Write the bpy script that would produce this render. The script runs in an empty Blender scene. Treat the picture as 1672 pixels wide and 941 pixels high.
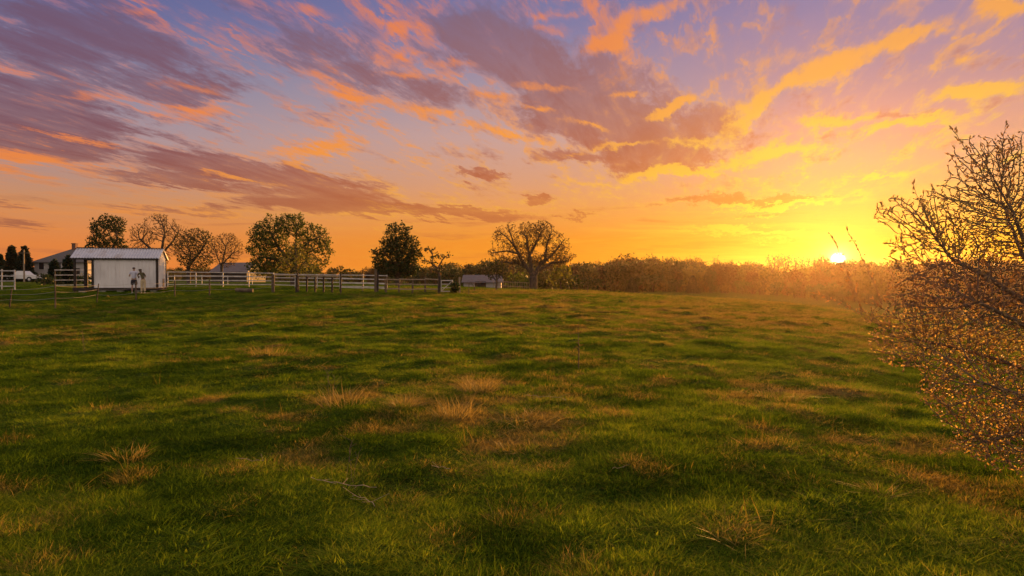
import bpy, bmesh, math, random
import numpy as np
from mathutils import Vector, Matrix
R = math.radians
random.seed(11)
rng = np.random.default_rng(7)
S = bpy.context.scene
COL = S.collection

# ------------------------------------------------------------------ camera
EYE, FPX, HOR = 1.9, 1115.0, 452.0
PITCH = math.atan((470.5 - HOR) / FPX)
cam = bpy.data.cameras.new('camera')
cam.sensor_width = 36.0
cam.lens = 36.0 * FPX / 1672.0
cam.clip_start, cam.clip_end = 0.1, 6000
camo = bpy.data.objects.new('camera', cam)
camo.location = (0, 0, EYE)
camo.rotation_euler = (R(90) - PITCH, 0, 0)
COL.objects.link(camo)
S.camera = camo

def at(px, py, Y):
    """photo pixel + depth -> world point"""
    cx, cy = (px - 836) / FPX, (470.5 - py) / FPX
    d = (cx, math.cos(PITCH) + cy * math.sin(PITCH), -math.sin(PITCH) + cy * math.cos(PITCH))
    k = Y / d[1]
    return Vector((d[0] * k, Y, EYE + d[2] * k))

# ------------------------------------------------------------------ sun, sky, exposure
SUN_AZ, SUN_EL = math.atan((1368 - 836) / FPX), R(6.0)
sun = bpy.data.lights.new('sun', 'SUN')
sun.energy, sun.angle, sun.color = 5.0, R(0.6), (1.0, 0.44, 0.10)
suno = bpy.data.objects.new('sun', sun)
COL.objects.link(suno)
sd = Vector((math.sin(SUN_AZ) * math.cos(SUN_EL), math.cos(SUN_AZ) * math.cos(SUN_EL), math.sin(SUN_EL)))
suno.rotation_euler = sd.to_track_quat('Z', 'Y').to_euler()

S.view_settings.view_transform = 'Standard'
S.view_settings.look = 'None'
S.view_settings.exposure = 1.25
S.view_settings.gamma = 1.0
S.view_settings.use_curve_mapping = False
S.render.engine = 'CYCLES'
S.cycles.use_denoising = True
S.cycles.denoising_prefilter = 'ACCURATE'
S.cycles.max_bounces = 6
S.cycles.transparent_max_bounces = 8
S.cycles.volume_bounces = 0
S.cycles.sample_clamp_indirect = 4

def lin(r, g, b):
    f = lambda c: c / 12.92 if c <= 0.04045 else ((c + 0.055) / 1.055) ** 2.4
    return (f(r / 255), f(g / 255), f(b / 255), 1.0)

class NT:
    def __init__(s, tree):
        s.t = tree; s.n = tree.nodes; s.l = tree.links
    def new(s, kind, **kw):
        n = s.n.new(kind)
        for k, v in kw.items(): setattr(n, k, v)
        return n
    def put(s, sock, v):
        if isinstance(v, bpy.types.NodeSocket): s.l.new(v, sock)
        elif v is not None: sock.default_value = v
    def m(s, op, a, b=None, c=None, clamp=False):
        n = s.new('ShaderNodeMath', operation=op, use_clamp=clamp)
        s.put(n.inputs[0], a); s.put(n.inputs[1], b)
        if c is not None: s.put(n.inputs[2], c)
        return n.outputs[0]
    def step(s, v, lo, hi, a=0.0, b=1.0, kind='SMOOTHSTEP'):
        n = s.new('ShaderNodeMapRange', interpolation_type=kind)
        for i, x in enumerate((v, lo, hi, a, b)): s.put(n.inputs[i], x)
        return n.outputs[0]
    def comb(s, x, y, z=0.0):
        n = s.new('ShaderNodeCombineXYZ')
        for i, v in enumerate((x, y, z)): s.put(n.inputs[i], v)
        return n.outputs[0]
    def mix(s, f, a, b, mode='MIX'):
        n = s.new('ShaderNodeMix', data_type='RGBA', blend_type=mode)
        s.put(n.inputs[0], f); s.put(n.inputs[6], a); s.put(n.inputs[7], b)
        return n.outputs[2]
    def noise(s, vec, scale, detail=4, rough=0.55, dist=0.0, col=False):
        n = s.new('ShaderNodeTexNoise')
        s.put(n.inputs['Vector'], vec)
        n.inputs['Scale'].default_value = scale; n.inputs['Detail'].default_value = detail
        n.inputs['Roughness'].default_value = rough; n.inputs['Distortion'].default_value = dist
        return n.outputs['Color' if col else 'Fac']
    def ramp(s, f, stops):
        n = s.new('ShaderNodeValToRGB'); s.put(n.inputs[0], f)
        e = n.color_ramp.elements
        while len(e) < len(stops): e.new(0.5)
        for i, (p, c) in enumerate(sorted(stops)):
            e[i].position = p; e[i].color = c
        return n.outputs[0]

world = bpy.data.worlds.new('World')
S.world = world
world.cycles.sampling_method = 'MANUAL'
world.cycles.sample_map_resolution = 256
world.use_nodes = True
W = NT(world.node_tree)
W.n.clear()
tc = W.new('ShaderNodeTexCoord').outputs['Generated']
sep = W.new('ShaderNodeSeparateXYZ'); W.put(sep.inputs[0], tc)
sx, sy, sz = sep.outputs
U = W.m('ARCTAN2', sx, sy)                                   # azimuth, radians right of +Y
hyp = W.m('SQRT', W.m('ADD', W.m('MULTIPLY', sx, sx), W.m('ADD', W.m('MULTIPLY', sy, sy), 1e-5)))
V = W.m('DIVIDE', sz, hyp)                                   # tangent of elevation
V = W.m('MINIMUM', V, 2.5)
def uv(px, py):
    a = math.atan((px - 836) / FPX)
    return a, (HOR - py) / FPX * math.cos(a)
Vc = W.m('MAXIMUM', V, 0.0)
T = W.m('DIVIDE', Vc, 0.45, clamp=True)
# three elevation ramps (left of the view, centre, under the sun) and one behind
def gram(tab):   # (t, sRGB)
    return W.ramp(T, [(p, lin(*c)) for p, c in tab])
baseL = gram([(0, (236, 128, 62)), (.09, (233, 136, 68)), (.2, (212, 146, 98)), (.29, (186, 146, 134)), (.4, (172, 150, 158)), (.55, (140, 138, 164)), (.75, (104, 110, 158)), (1, (84, 94, 150))])
baseM = gram([(0, (253, 150, 18)), (.12, (249, 150, 40)), (.22, (242, 160, 84)), (.32, (224, 162, 126)), (.45, (208, 166, 156)), (.6, (176, 154, 166)), (.8, (134, 128, 168)), (1, (110, 116, 164))])
baseR = gram([(0, (255, 168, 0)), (.1, (255, 178, 8)), (.2, (250, 176, 78)), (.33, (238, 172, 124)), (.47, (216, 158, 144)), (.6, (186, 146, 158)), (.78, (158, 136, 168)), (1, (120, 118, 168))])
baseB = gram([(0, (176, 154, 156)), (.3, (190, 162, 160)), (.6, (164, 156, 168)), (1, (138, 142, 170))])
fM = W.step(U, -0.66, 0.08)
fR = W.step(U, 0.02, 0.42)
fB = W.step(W.m('ABSOLUTE', U), 1.2, 2.3)
base = W.mix(fR, W.mix(fM, baseL, baseM), baseR)
base = W.mix(fB, base, baseB)
darkL = gram([(0, (186, 112, 72)), (.12, (178, 106, 72)), (.25, (152, 90, 78)), (.4, (130, 84, 94)), (.6, (120, 88, 110)), (1, (106, 94, 128))])
darkM = gram([(0, (214, 128, 40)), (.14, (206, 120, 62)), (.28, (200, 108, 56)), (.4, (182, 102, 76)), (.55, (166, 106, 98)), (.8, (146, 108, 120)), (1, (118, 104, 136))])
darkR = gram([(0, (246, 166, 0)), (.2, (232, 148, 30)), (.35, (224, 136, 72)), (.55, (200, 128, 96)), (1, (160, 118, 130))])
dark = W.mix(fR, W.mix(fM, darkL, darkM), darkR)
dark = W.mix(fB, dark, lin(132, 120, 146))
liteL = gram([(0, (246, 150, 66)), (.25, (240, 142, 66)), (.4, (242, 134, 74)), (1, (228, 122, 88))])
liteM = gram([(0, (255, 186, 50)), (.25, (255, 184, 62)), (.45, (255, 162, 64)), (.7, (246, 140, 72)), (1, (232, 132, 92))])
liteR = gram([(0, (255, 226, 30)), (.2, (255, 216, 60)), (.4, (255, 204, 76)), (.6, (252, 176, 82)), (1, (240, 152, 92))])
lite = W.mix(fR, W.mix(fM, liteL, liteM), liteR)
lite = W.mix(fB, lite, lin(206, 160, 165))
# wind-drawn noise: fine across, long along
# cloud streets: noise on a cloud sheet, drawn out along one bearing so that the streaks converge on the horizon
zz = W.m('ADD', W.m('DIVIDE', Vc, 1.0), 0.085)
ux, uy = W.m('DIVIDE', W.m('SINE', U), zz), W.m('DIVIDE', W.m('COSINE', U), zz)
SB = R(17)
qs = W.m('ADD', W.m('MULTIPLY', ux, math.sin(SB)), W.m('MULTIPLY', uy, math.cos(SB)))
qc = W.m('SUBTRACT', W.m('MULTIPLY', ux, math.cos(SB)), W.m('MULTIPLY', uy, math.sin(SB)))
P1 = W.comb(W.m('MULTIPLY', qs, 0.55), W.m('MULTIPLY', qc, 1.5), 0.0)
warp = W.noise(P1, 2.4, 9, 0.72, col=True)
wsp = W.new('ShaderNodeSeparateColor'); W.put(wsp.inputs[0], warp)
wu = W.m('ADD', U, W.m('MULTIPLY', W.m('SUBTRACT', wsp.outputs[0], 0.5), 0.16))
wv = W.m('ADD', V, W.m('MULTIPLY', W.m('SUBTRACT', wsp.outputs[1], 0.5), 0.075))
WP = W.comb(wu, wv)
fine = W.noise(P1, 3.2, 9, 0.66, 0.25)
lowf = W.noise(W.comb(W.m('MULTIPLY', U, 2.2), W.m('MULTIPLY', Vc, 24.0), 1.3), 2.2, 8, 0.62, 0.3)
lk = W.step(V, 0.16, 0.07)
fine = W.m('ADD', W.m('MULTIPLY', fine, W.m('SUBTRACT', 1.0, lk)), W.m('MULTIPLY', lowf, lk))
fine2 = W.noise(W.comb(W.m('MULTIPLY', qs, 0.5), W.m('MULTIPLY', qc, 2.1), 3.7), 3.4, 9, 0.66, 0.4)
fine2 = W.m('ADD', W.m('MULTIPLY', fine2, W.m('SUBTRACT', 1.0, lk)), W.m('MULTIPLY', W.m('SUBTRACT', 1.02, lowf), lk))
def strokes(tab):
    tot = None
    for (x0, y0, x1, y1, w, st) in tab:
        a, b = uv(x0, y0), uv(x1, y1)
        cx, cy = (a[0] + b[0]) / 2, (a[1] + b[1]) / 2
        dx, dy = b[0] - a[0], b[1] - a[1]
        hl = math.hypot(dx, dy) / 2 * 1.25 + w / FPX
        mp = W.new('ShaderNodeMapping', vector_type='TEXTURE')
        src = WP
        if tot is not None:      # keeps the node list sequential so that it fits the shader stack
            ma = W.new('ShaderNodeVectorMath', operation='MULTIPLY_ADD')
            W.put(ma.inputs[0], tot); ma.inputs[1].default_value = (1e-7, 1e-7, 0); W.put(ma.inputs[2], WP); src = ma.outputs[0]
        W.put(mp.inputs[0], src)
        mp.inputs[1].default_value = (cx, cy, 0)
        mp.inputs[2].default_value = (0, 0, math.atan2(dy, dx))
        mp.inputs[3].default_value = (hl, w * 1.75 / FPX, 1)
        ln = W.new('ShaderNodeVectorMath', operation='LENGTH'); W.put(ln.inputs[0], mp.outputs[0])
        g = W.step(ln.outputs['Value'], 0.0, 1.0, st, 0.0)
        tot = g if tot is None else W.m('ADD', tot, g)
    return tot
D = strokes([
    (-60, 60, 330, 100, 55, .95), (0, 20, 200, 40, 40, .5), (-60, 170, 150, 190, 42, 1.3), (120, 195, 300, 215, 20, .7),
    (-40, 226, 210, 250, 18, 1.5), (230, 256, 480, 288, 24, 1.6), (440, 285, 640, 330, 24, 1.5), (580, 335, 870, 354, 9, 1.5),
    (110, 278, 420, 300, 7, 1.2), (330, 312, 640, 348, 12, 1.1), (120, 332, 430, 350, 8, 1.0), (-20, 332, 70, 336, 6, 1.0), (-20, 362, 110, 374, 5, .8),
    (230, 130, 420, 150, 22, .8), (420, 80, 620, 110, 35, .65), (540, 130, 800, 165, 28, .9),
    (620, 40, 900, 90, 45, .9), (780, 70, 1060, 150, 50, 1.2), (820, 150, 1120, 210, 36, 1.3), (880, 205, 1180, 250, 26, 1.3),
    (840, 245, 1000, 262, 10, 1.1), (960, 262, 1180, 276, 16, 1.3), (1120, 180, 1230, 240, 22, .9),
    (730, 284, 850, 288, 6, 1.5), (830, 326, 920, 330, 6, 1.0), (1060, 334, 1390, 318, 7, 1.5), (1400, 188, 1540, 186, 7, .9),
    (1600, 100, 1700, 110, 14, .4), (620, 372, 660, 374, 4, .5), (900, 348, 990, 350, 3, .6)])
H = strokes([
    (420, 0, 580, 36, 9, .9), (630, 42, 705, 58, 9, 1.1), (630, 82, 690, 92, 9, 1.0), (150, 2, 270, 28, 6, .6), (100, 146, 175, 152, 6, .8),
    (225, 122, 400, 148, 8, 1.0), (245, 172, 370, 186, 9, 1.2), (470, 120, 540, 130, 7, .8), (490, 148, 640, 162, 9, 1.5), (630, 172, 780, 204, 8, 1.2),
    (590, 122, 720, 118, 8, 1.0), (770, 208, 890, 226, 8, 1.4), (760, 150, 860, 160, 8, .9), (820, 168, 900, 178, 5, .9),
    (-30, 254, 110, 260, 10, 1.5), (10, 214, 230, 252, 4, 1.3), (415, 246, 600, 238, 7, 1.4), (440, 256, 560, 290, 8, 1.1), (330, 288, 460, 300, 4, 1.2), (560, 325, 700, 345, 5, .7),
    (850, 22, 980, 16, 9, .9), (880, 42, 950, 44, 9, .9), (940, 78, 1030, 45, 14, 1.3), (1000, 40, 1140, 0, 14, 1.3),
    (1050, 192, 1150, 160, 9, 1.9), (1400, 92, 1570, 42, 12, 1.8), (1250, 150, 1430, 92, 14, 1.8), (1190, 200, 1290, 140, 16, 1.3), (1160, 238, 1250, 180, 12, 1.1),
    (1220, 95, 1330, 100, 14, .6), (1270, 205, 1420, 180, 8, 1.5), (1380, 212, 1600, 186, 7, 1.6), (1490, 160, 1700, 140, 11, 1.8), (1580, 18, 1700, 4, 12, 1.4), (1530, 105, 1620, 92, 6, .8),
    (1000, 292, 1230, 268, 8, 1.9), (1190, 262, 1380, 234, 11, 1.5), (1060, 240, 1180, 236, 6, 1.0), (1140, 344, 1430, 320, 5, 1.7), (1380, 292, 1480, 284, 4, 1.3),
    (1110, 372, 1440, 384, 5, 1.5), (1180, 392, 1500, 396, 3, 1.0), (880, 300, 1050, 305, 5, .6), (1180, 352, 1300, 350, 3, 1.2), (900, 262, 1000, 240, 5, .6),
    (700, 100, 800, 110, 6, .8), (820, 128, 960, 150, 7, .8), (900, 196, 1010, 214, 6, .9), (960, 238, 1090, 250, 6, 1.1), (1000, 160, 1060, 150, 6, .8)])
away = W.step(W.m('ABSOLUTE', U), 0.72, 1.2)
fine3 = W.m('MULTIPLY', W.m('SUBTRACT', W.noise(W.comb(W.m('MULTIPLY', qs, 1.4), W.m('MULTIPLY', qc, 3.4), 9.1), 4.0, 6, 0.7, 0.6), 0.5), W.step(V, 0.05, 0.16))
Dn = W.m('ADD', W.m('MULTIPLY', D, 1.05), W.m('MULTIPLY', W.m('SUBTRACT', fine, 0.5), 3.2))
Dn = W.m('ADD', Dn, W.m('MULTIPLY', away, W.m('MULTIPLY', W.m('SUBTRACT', fine2, 0.42), 1.8)))
Dn = W.m('ADD', Dn, W.m('MULTIPLY', fine3, 1.6))
Dm = W.m('MULTIPLY', W.step(Dn, 0.0, 0.95), W.step(fine2, 0.34, 0.62, 0.97, 0.72))
Hn = W.m('ADD', W.m('MULTIPLY', H, W.step(U, -0.1, 0.15, 1.0, 1.3)), W.m('MULTIPLY', W.m('SUBTRACT', fine2, 0.5), 3.6))
Hn = W.m('ADD', Hn, W.m('MULTIPLY', fine3, 2.4))
Hm = W.m('MULTIPLY', W.step(Hn, 0.08, 1.7), 0.95)
wisp = W.m('MULTIPLY', W.step(fine2, 0.48, 0.72), W.m('MULTIPLY', W.step(U, -0.2, 0.5, 0.04, 0.4), W.step(Vc, 0.0, 0.05)))
colr = W.mix(wisp, base, lite)
colr = W.mix(Dm, colr, dark)
rim = W.m('MULTIPLY', W.step(Dn, -0.05, 0.22), W.step(Dn, 0.62, 0.22))
rim = W.m('MULTIPLY', rim, W.step(fine2, 0.38, 0.66, 0.0, 0.7))
colr = W.mix(rim, colr, lite)
colr = W.mix(W.m('MULTIPLY', W.step(H, 0.0, 1.6), 0.42), colr, lite)
colr = W.mix(Hm, colr, lite)
# solar glow and disc
DISC_V = (HOR - 424) / FPX * math.cos(SUN_AZ)
dv = Vector((math.sin(SUN_AZ), math.cos(SUN_AZ), DISC_V)).normalized()
dot = W.new('ShaderNodeVectorMath', operation='DOT_PRODUCT'); W.put(dot.inputs[0], tc); dot.inputs[1].default_value = dv
nrm = W.new('ShaderNodeVectorMath', operation='LENGTH'); W.put(nrm.inputs[0], tc)
ang = W.m('ARCCOSINE', W.m('MINIMUM', W.m('DIVIDE', dot.outputs['Value'], nrm.outputs['Value']), 1.0))
g1 = W.m('EXPONENT', W.m('MULTIPLY', ang, -9.0))
g2 = W.m('EXPONENT', W.m('MULTIPLY', ang, -42.0))
disc = W.step(ang, 0.0105, 0.002)
def sc(v, c):
    n = W.new('ShaderNodeVectorMath', operation='SCALE'); n.inputs[0].default_value = c[:3]; W.put(n.inputs[3], v); return n.outputs[0]
colr = W.mix(1.0, colr, sc(g1, (0.1, 0.0, 0.0)), 'ADD')
colr = W.mix(1.0, colr, sc(g2, (0.7, 0.5, 0.03)), 'ADD')
g3 = W.m('EXPONENT', W.m('MULTIPLY', ang, -110.0))
colr = W.mix(1.0, colr, sc(g3, (3.0, 2.2, 0.9)), 'ADD')
colr = W.mix(1.0, colr, sc(disc, (11, 9, 5)), 'ADD')
ground = W.step(V, -0.02, 0.0)
colr = W.mix(ground, lin(120, 72, 30), colr)
colr = W.mix(W.m('MULTIPLY', W.m('MAXIMUM', W.step(V, 0.5, 1.1), W.step(W.m('ABSOLUTE', U), 0.9, 1.7)), 0.65), colr, lin(196, 178, 156))
# unseen sky overhead and behind the camera, brightened as added fill light
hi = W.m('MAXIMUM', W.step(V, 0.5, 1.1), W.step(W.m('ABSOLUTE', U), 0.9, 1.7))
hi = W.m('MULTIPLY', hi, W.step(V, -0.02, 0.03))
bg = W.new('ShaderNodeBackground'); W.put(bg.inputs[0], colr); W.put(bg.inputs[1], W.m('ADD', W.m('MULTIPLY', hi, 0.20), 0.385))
sky = W.new('ShaderNodeTexSky', sky_type='NISHITA')
sky.sun_disc = False
sky.sun_elevation = SUN_EL; sky.sun_rotation = SUN_AZ
bg2 = W.new('ShaderNodeBackground'); W.put(bg2.inputs[0], sky.outputs[0]); bg2.inputs[1].default_value = 0.0008
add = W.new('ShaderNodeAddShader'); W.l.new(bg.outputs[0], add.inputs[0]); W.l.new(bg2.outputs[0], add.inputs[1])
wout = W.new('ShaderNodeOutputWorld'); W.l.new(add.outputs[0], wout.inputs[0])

# ------------------------------------------------------------------ helpers
def tag(o, label=None, cat=None, group=None, kind=None):
    if label: o['label'] = label
    if cat: o['category'] = cat
    if group: o['group'] = group
    if kind: o['kind'] = kind
    return o

def empty(name, loc=(0, 0, 0), rz=0.0):
    o = bpy.data.objects.new(name, None)
    o.location = loc; o.rotation_euler = (0, 0, rz); o.empty_display_size = 0.2
    COL.objects.link(o)
    return o

def link(name, me, mat, parent=None, loc=None, smooth=False):
    if mat: me.materials.append(mat)
    if smooth: me.polygons.foreach_set('use_smooth', [True] * len(me.polygons))
    o = bpy.data.objects.new(name, me); COL.objects.link(o)
    if parent is not None: o.parent = parent
    if loc is not None: o.location = loc
    return o

def np_mesh(name, v, faces):
    """faces: list of (n,k) int arrays"""
    me = bpy.data.meshes.new(name)
    faces = [f for f in faces if len(f)]
    v = np.asarray(v, dtype=np.float32)
    me.vertices.add(len(v)); me.vertices.foreach_set('co', v.ravel())
    nl = sum(f.size for f in faces); nf = sum(len(f) for f in faces)
    me.loops.add(nl); me.polygons.add(nf)
    me.loops.foreach_set('vertex_index', np.concatenate([f.ravel() for f in faces]).astype(np.int32))
    tot = np.concatenate([np.full(len(f), f.shape[1]) for f in faces]).astype(np.int32)
    me.polygons.foreach_set('loop_start', np.concatenate([[0], np.cumsum(tot)[:-1]]).astype(np.int32))
    me.polygons.foreach_set('loop_total', tot)
    me.update(calc_edges=True)
    return me

class MB:
    def __init__(s): s.v = []; s.f = []
    def box(s, x0, x1, y0, y1, z0, z1, M=None):
        b = len(s.v)
        for z in (z0, z1):
            for x, y in ((x0, y0), (x1, y0), (x1, y1), (x0, y1)):
                p = Vector((x, y, z)); s.v.append(tuple(M @ p) if M else tuple(p))
        for q in ((3, 2, 1, 0), (4, 5, 6, 7), (0, 1, 5, 4), (1, 2, 6, 5), (2, 3, 7, 6), (3, 0, 4, 7)):
            s.f.append([b + i for i in q])
        return s
    def bar(s, a, c, r, n=6, r2=None, cap=True):
        a, c = Vector(a), Vector(c); d = (c - a).normalized()
        u = d.cross(Vector((0.31, 0.2, 1)) if abs(d.z) < .9 else Vector((1, 0.1, 0))).normalized(); w = d.cross(u)
        b = len(s.v); r2 = r if r2 is None else r2
        for p, rr in ((a, r), (c, r2)):
            for i in range(n):
                t = 2 * math.pi * (i + .5) / n
                s.v.append(tuple(p + (u * math.cos(t) + w * math.sin(t)) * rr))
        for i in range(n):
            j = (i + 1) % n; s.f.append([b + i, b + j, b + n + j, b + n + i])
        if cap:
            s.f.append([b + i for i in range(n)][::-1]); s.f.append([b + n + i for i in range(n)])
        return s
    def plank(s, a, c, w, t):
        """rectangular beam between two points, w tall, t thick"""
        a, c = Vector(a), Vector(c); d = (c - a).normalized()
        side = d.cross(Vector((0, 0, 1))).normalized(); up = side.cross(d)
        b = len(s.v)
        for p in (a, c):
            for i, j in ((-1, -1), (1, -1), (1, 1), (-1, 1)):
                s.v.append(tuple(p + side * (i * t / 2) + up * (j * w / 2)))
        for q in ((0, 1, 2, 3), (7, 6, 5, 4), (0, 4, 5, 1), (1, 5, 6, 2), (2, 6, 7, 3), (3, 7, 4, 0)):
            s.f.append([b + i for i in q])
        return s
    def poly(s, pts, faces):
        b = len(s.v); s.v += [tuple(p) for p in pts]; s.f += [[b + i for i in f] for f in faces]; return s
    def build(s, name, mat, parent=None, smooth=False, bevel=0):
        me = bpy.data.meshes.new(name); me.from_pydata(s.v, [], s.f)
        bm = bmesh.new(); bm.from_mesh(me); bmesh.ops.recalc_face_normals(bm, faces=bm.faces)
        if bevel: bmesh.ops.bevel(bm, geom=list(bm.edges), offset=bevel, segments=1, affect='EDGES')
        bm.to_mesh(me); bm.free()
        return link(name, me, mat, parent, smooth=smooth)

def copy_tree(o, parent=None):
    c = o.copy(); COL.objects.link(c)
    if parent is not None: c.parent = parent
    for ch in [x for x in bpy.data.objects if x.parent == o]:
        copy_tree(ch, c)
    return c

def mat(name, cols, scale=6.0, rough=0.8, metal=0.0, trans=0.0, stretch=None, bump=0.0, rnd=0.0, transcol=None):
    """procedural material: noise blends the given linear colours; trans adds light passing through leaves"""
    m = bpy.data.materials.new(name); m.use_nodes = True
    N = NT(m.node_tree); N.n.clear()
    tcn = N.new('ShaderNodeTexCoord').outputs['Object']
    if stretch:
        mp = N.new('ShaderNodeMapping'); N.put(mp.inputs[0], tcn); mp.inputs[3].default_value = stretch; tcn = mp.outputs[0]
    f = N.noise(tcn, scale, 5, 0.6)
    stops = [(0.3 + 0.4 * i / max(1, len(cols) - 1), (*c, 1)) for i, c in enumerate(cols)]
    c = N.ramp(f, stops)
    if rnd:
        oi = N.new('ShaderNodeObjectInfo').outputs['Random']
        c = N.mix(1.0, c, N.comb(*(N.step(oi, 0, 1, 1 - rnd, 1 + rnd, 'LINEAR'),) * 3), 'MULTIPLY')
    p = N.new('ShaderNodeBsdfPrincipled')
    N.put(p.inputs['Base Color'], c); p.inputs['Roughness'].default_value = rough; p.inputs['Metallic'].default_value = metal
    out = N.new('ShaderNodeOutputMaterial')
    if bump:
        b = N.new('ShaderNodeBump'); b.inputs[0].default_value = bump; b.inputs['Distance'].default_value = 0.03
        N.put(b.inputs['Height'], f); N.put(p.inputs['Normal'], b.outputs[0])
    sh = p.outputs[0]
    if trans:
        p.inputs['Specular IOR Level'].default_value = 0.2
        tr = N.new('ShaderNodeBsdfTranslucent')
        N.put(tr.inputs[0], c if transcol is None else N.mix(1.0, c, (*transcol, 1), 'MULTIPLY'))
        mx = N.new('ShaderNodeMixShader'); mx.inputs[0].default_value = trans
        N.l.new(sh, mx.inputs[1]); N.l.new(tr.outputs[0], mx.inputs[2]); sh = mx.outputs[0]
    N.l.new(sh, out.inputs[0])
    return m

def hash2(ix, iy, seed):
    h = (ix.astype(np.int64) * 374761393 + iy.astype(np.int64) * 668265263 + seed * 982451653) & 0xffffffff
    h = ((h ^ (h >> 13)) * 1274126177) & 0xffffffff
    return ((h ^ (h >> 16)) & 0xffffff) / float(0xffffff)
def vnoise(x, y, s, seed=0):
    x = np.asarray(x) / s; y = np.asarray(y) / s
    ix, iy = np.floor(x), np.floor(y); fx, fy = x - ix, y - iy
    fx = fx * fx * (3 - 2 * fx); fy = fy * fy * (3 - 2 * fy)
    a, b = hash2(ix, iy, seed), hash2(ix + 1, iy, seed)
    c, d = hash2(ix, iy + 1, seed), hash2(ix + 1, iy + 1, seed)
    return (a * (1 - fx) + b * fx) * (1 - fy) + (c * (1 - fx) + d * fx) * fy
def fbm(x, y, s, seed=0, o=4):
    t, a, n = 0, 1.0, 0
    for i in range(o):
        t = t + a * vnoise(x, y, s / 2 ** i, seed + i * 17); n += a; a *= 0.5
    return t / n

# ------------------------------------------------------------------ terrain
AZT = np.radians([-180, -90, -37, -27, -17, -6, 4, 13, 20, 25.5, 37, 90, 180])
RT = np.array([0, 5, 10, 20, 33, 46, 55, 65, 85, 115, 160, 220, 350, 700, 3200.])
ZT = np.array([
    # r: 0   5    10    20    33    46    55    65    85   115   160   220   350   700  3200
    [0, 0.0, 0.0, 0.1, 0.2, 0.3, 0.3, 0.3, 0.3, 0.3, 0.3, 0.3, 0.3, 0, -2],
    [0, .0, .0, .05, .25, .6, .9, 1.0, 1.1, 1.1, 1.1, 1.0, .8, .5, -2],
    [0, .0, -.02, -.05, .05, .45, .80, .98, 1.08, 1.1, 1.1, 1.0, .8, .5, -2],
    [0, .0, .0, .0, .12, .62, .90, 1.0, 1.08, 1.1, 1.0, .9, .6, .2, -2],
    [0, .0, .03, .12, .34, .66, .80, .88, .95, .9, .6, .2, 0, -.5, -2],
    [0, .0, .05, .2, .42, .60, .68, .74, .75, .6, 0, -.6, -.8, -1, -2],
    [0, .0, .05, .2, .42, .64, .70, .45, -.3, -1.4, -1.9, -2.0, -1.5, -1, -2],
    [0, .0, .03, .13, .27, .38, .30, -.2, -1.0, -1.20, -1.80, -2.4, -2, -1, -2],
    [0, .0, .0, .03, .10, .14, -.05, -.6, -1.4, -1.70, -2.35, -3.0, -2.5, -1, -2],
    [0, -.02, -.05, -.1, -.1, -.25, -.6, -1.2, -2.2, -2.9, -3.8, -4.4, -3, -1, -2],
    [0, -.05, -.12, -.35, -.8, -1.5, -2.0, -2.6, -3.2, -3.9, -4.6, -5, -3, -1, -2],
    [0, -.05, -.2, -.5, -1, -1.7, -2.2, -2.8, -3.4, -4, -4.6, -5, -3, -1, -2],
    [0, 0.0, 0.0, 0.1, 0.2, 0.3, 0.3, 0.3, 0.3, 0.3, 0.3, 0.3, 0.3, 0, -2]])
# smooth the table along distance and bearing onto a fine grid
_fr = np.log1p(RT); _gr = np.linspace(0, _fr[-1], 500)
_ga = np.linspace(-math.pi, math.pi, 721)
def _herm(x, xp, fp):
    m = np.zeros_like(fp); h = np.diff(xp); dlt = np.diff(fp) / h
    for i in range(1, len(xp) - 1):
        m[i] = 0 if dlt[i - 1] * dlt[i] <= 0 else 2 * dlt[i - 1] * dlt[i] / (dlt[i - 1] + dlt[i])
    m[0], m[-1] = dlt[0], dlt[-1]
    k = np.clip(np.searchsorted(xp, x) - 1, 0, len(xp) - 2); t = (x - xp[k]) / h[k]
    return ((1 + 2 * t) * (1 - t) ** 2 * fp[k] + t * (1 - t) ** 2 * h[k] * m[k] + t * t * (3 - 2 * t) * fp[k + 1] + t * t * (t - 1) * h[k] * m[k + 1])
_z1 = np.array([_herm(_gr, _fr, row) for row in ZT])
_z2 = np.array([_herm(_ga, AZT, _z1[:, j]) for j in range(len(_gr))]).T      # [az, r]
for _ in range(3):
    _z2[1:-1] = (_z2[:-2] + 2 * _z2[1:-1] + _z2[2:]) / 4
def zbase(x, y):
    r = np.hypot(x, y); a = np.arctan2(x, y)
    fr = np.clip(np.log1p(r) / _gr[-1] * 499, 0, 498.999); fa = np.clip((a + math.pi) / (2 * math.pi) * 720, 0, 719.999)
    i, j = fa.astype(int), fr.astype(int); u, v = fa - i, fr - j
    return (_z2[i, j] * (1 - u) + _z2[i + 1, j] * u) * (1 - v) + (_z2[i, j + 1] * (1 - u) + _z2[i + 1, j + 1] * u) * v
def lawn(x, y):
    """1 on the mown ground round the shed, 0 on the rough pasture"""
    return 1 / (1 + np.exp(-(y - (37.0 + 0.25 * (x + 18)) ) / 1.2)) * 1 / (1 + np.exp((x + 9 + 0.2 * (y - 40)) / 1.2))
def zground(x, y):
    x = np.asarray(x, dtype=float); y = np.asarray(y, dtype=float)
    r = np.hypot(x, y)
    amp = np.clip(1.2 - r / 120, 0.0, 1) * (1 - 0.85 * lawn(x, y))
    h = (fbm(x, y, 3.6, 3, 3) - .5) * 0.07 + (fbm(x + 9, y * 1.25, 0.8, 8, 3) - .5) * 0.075
    tus = np.clip(fbm(x * 1.0, y, 0.55, 21, 2) - 0.56, 0, 1) * (0.13 + 0.3 * np.clip((r - 8) / 25, 0, 1))
    return zbase(x, y) + amp * (h + tus)
def zg(x, y): return float(zground(np.array([x]), np.array([y]))[0])
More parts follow.
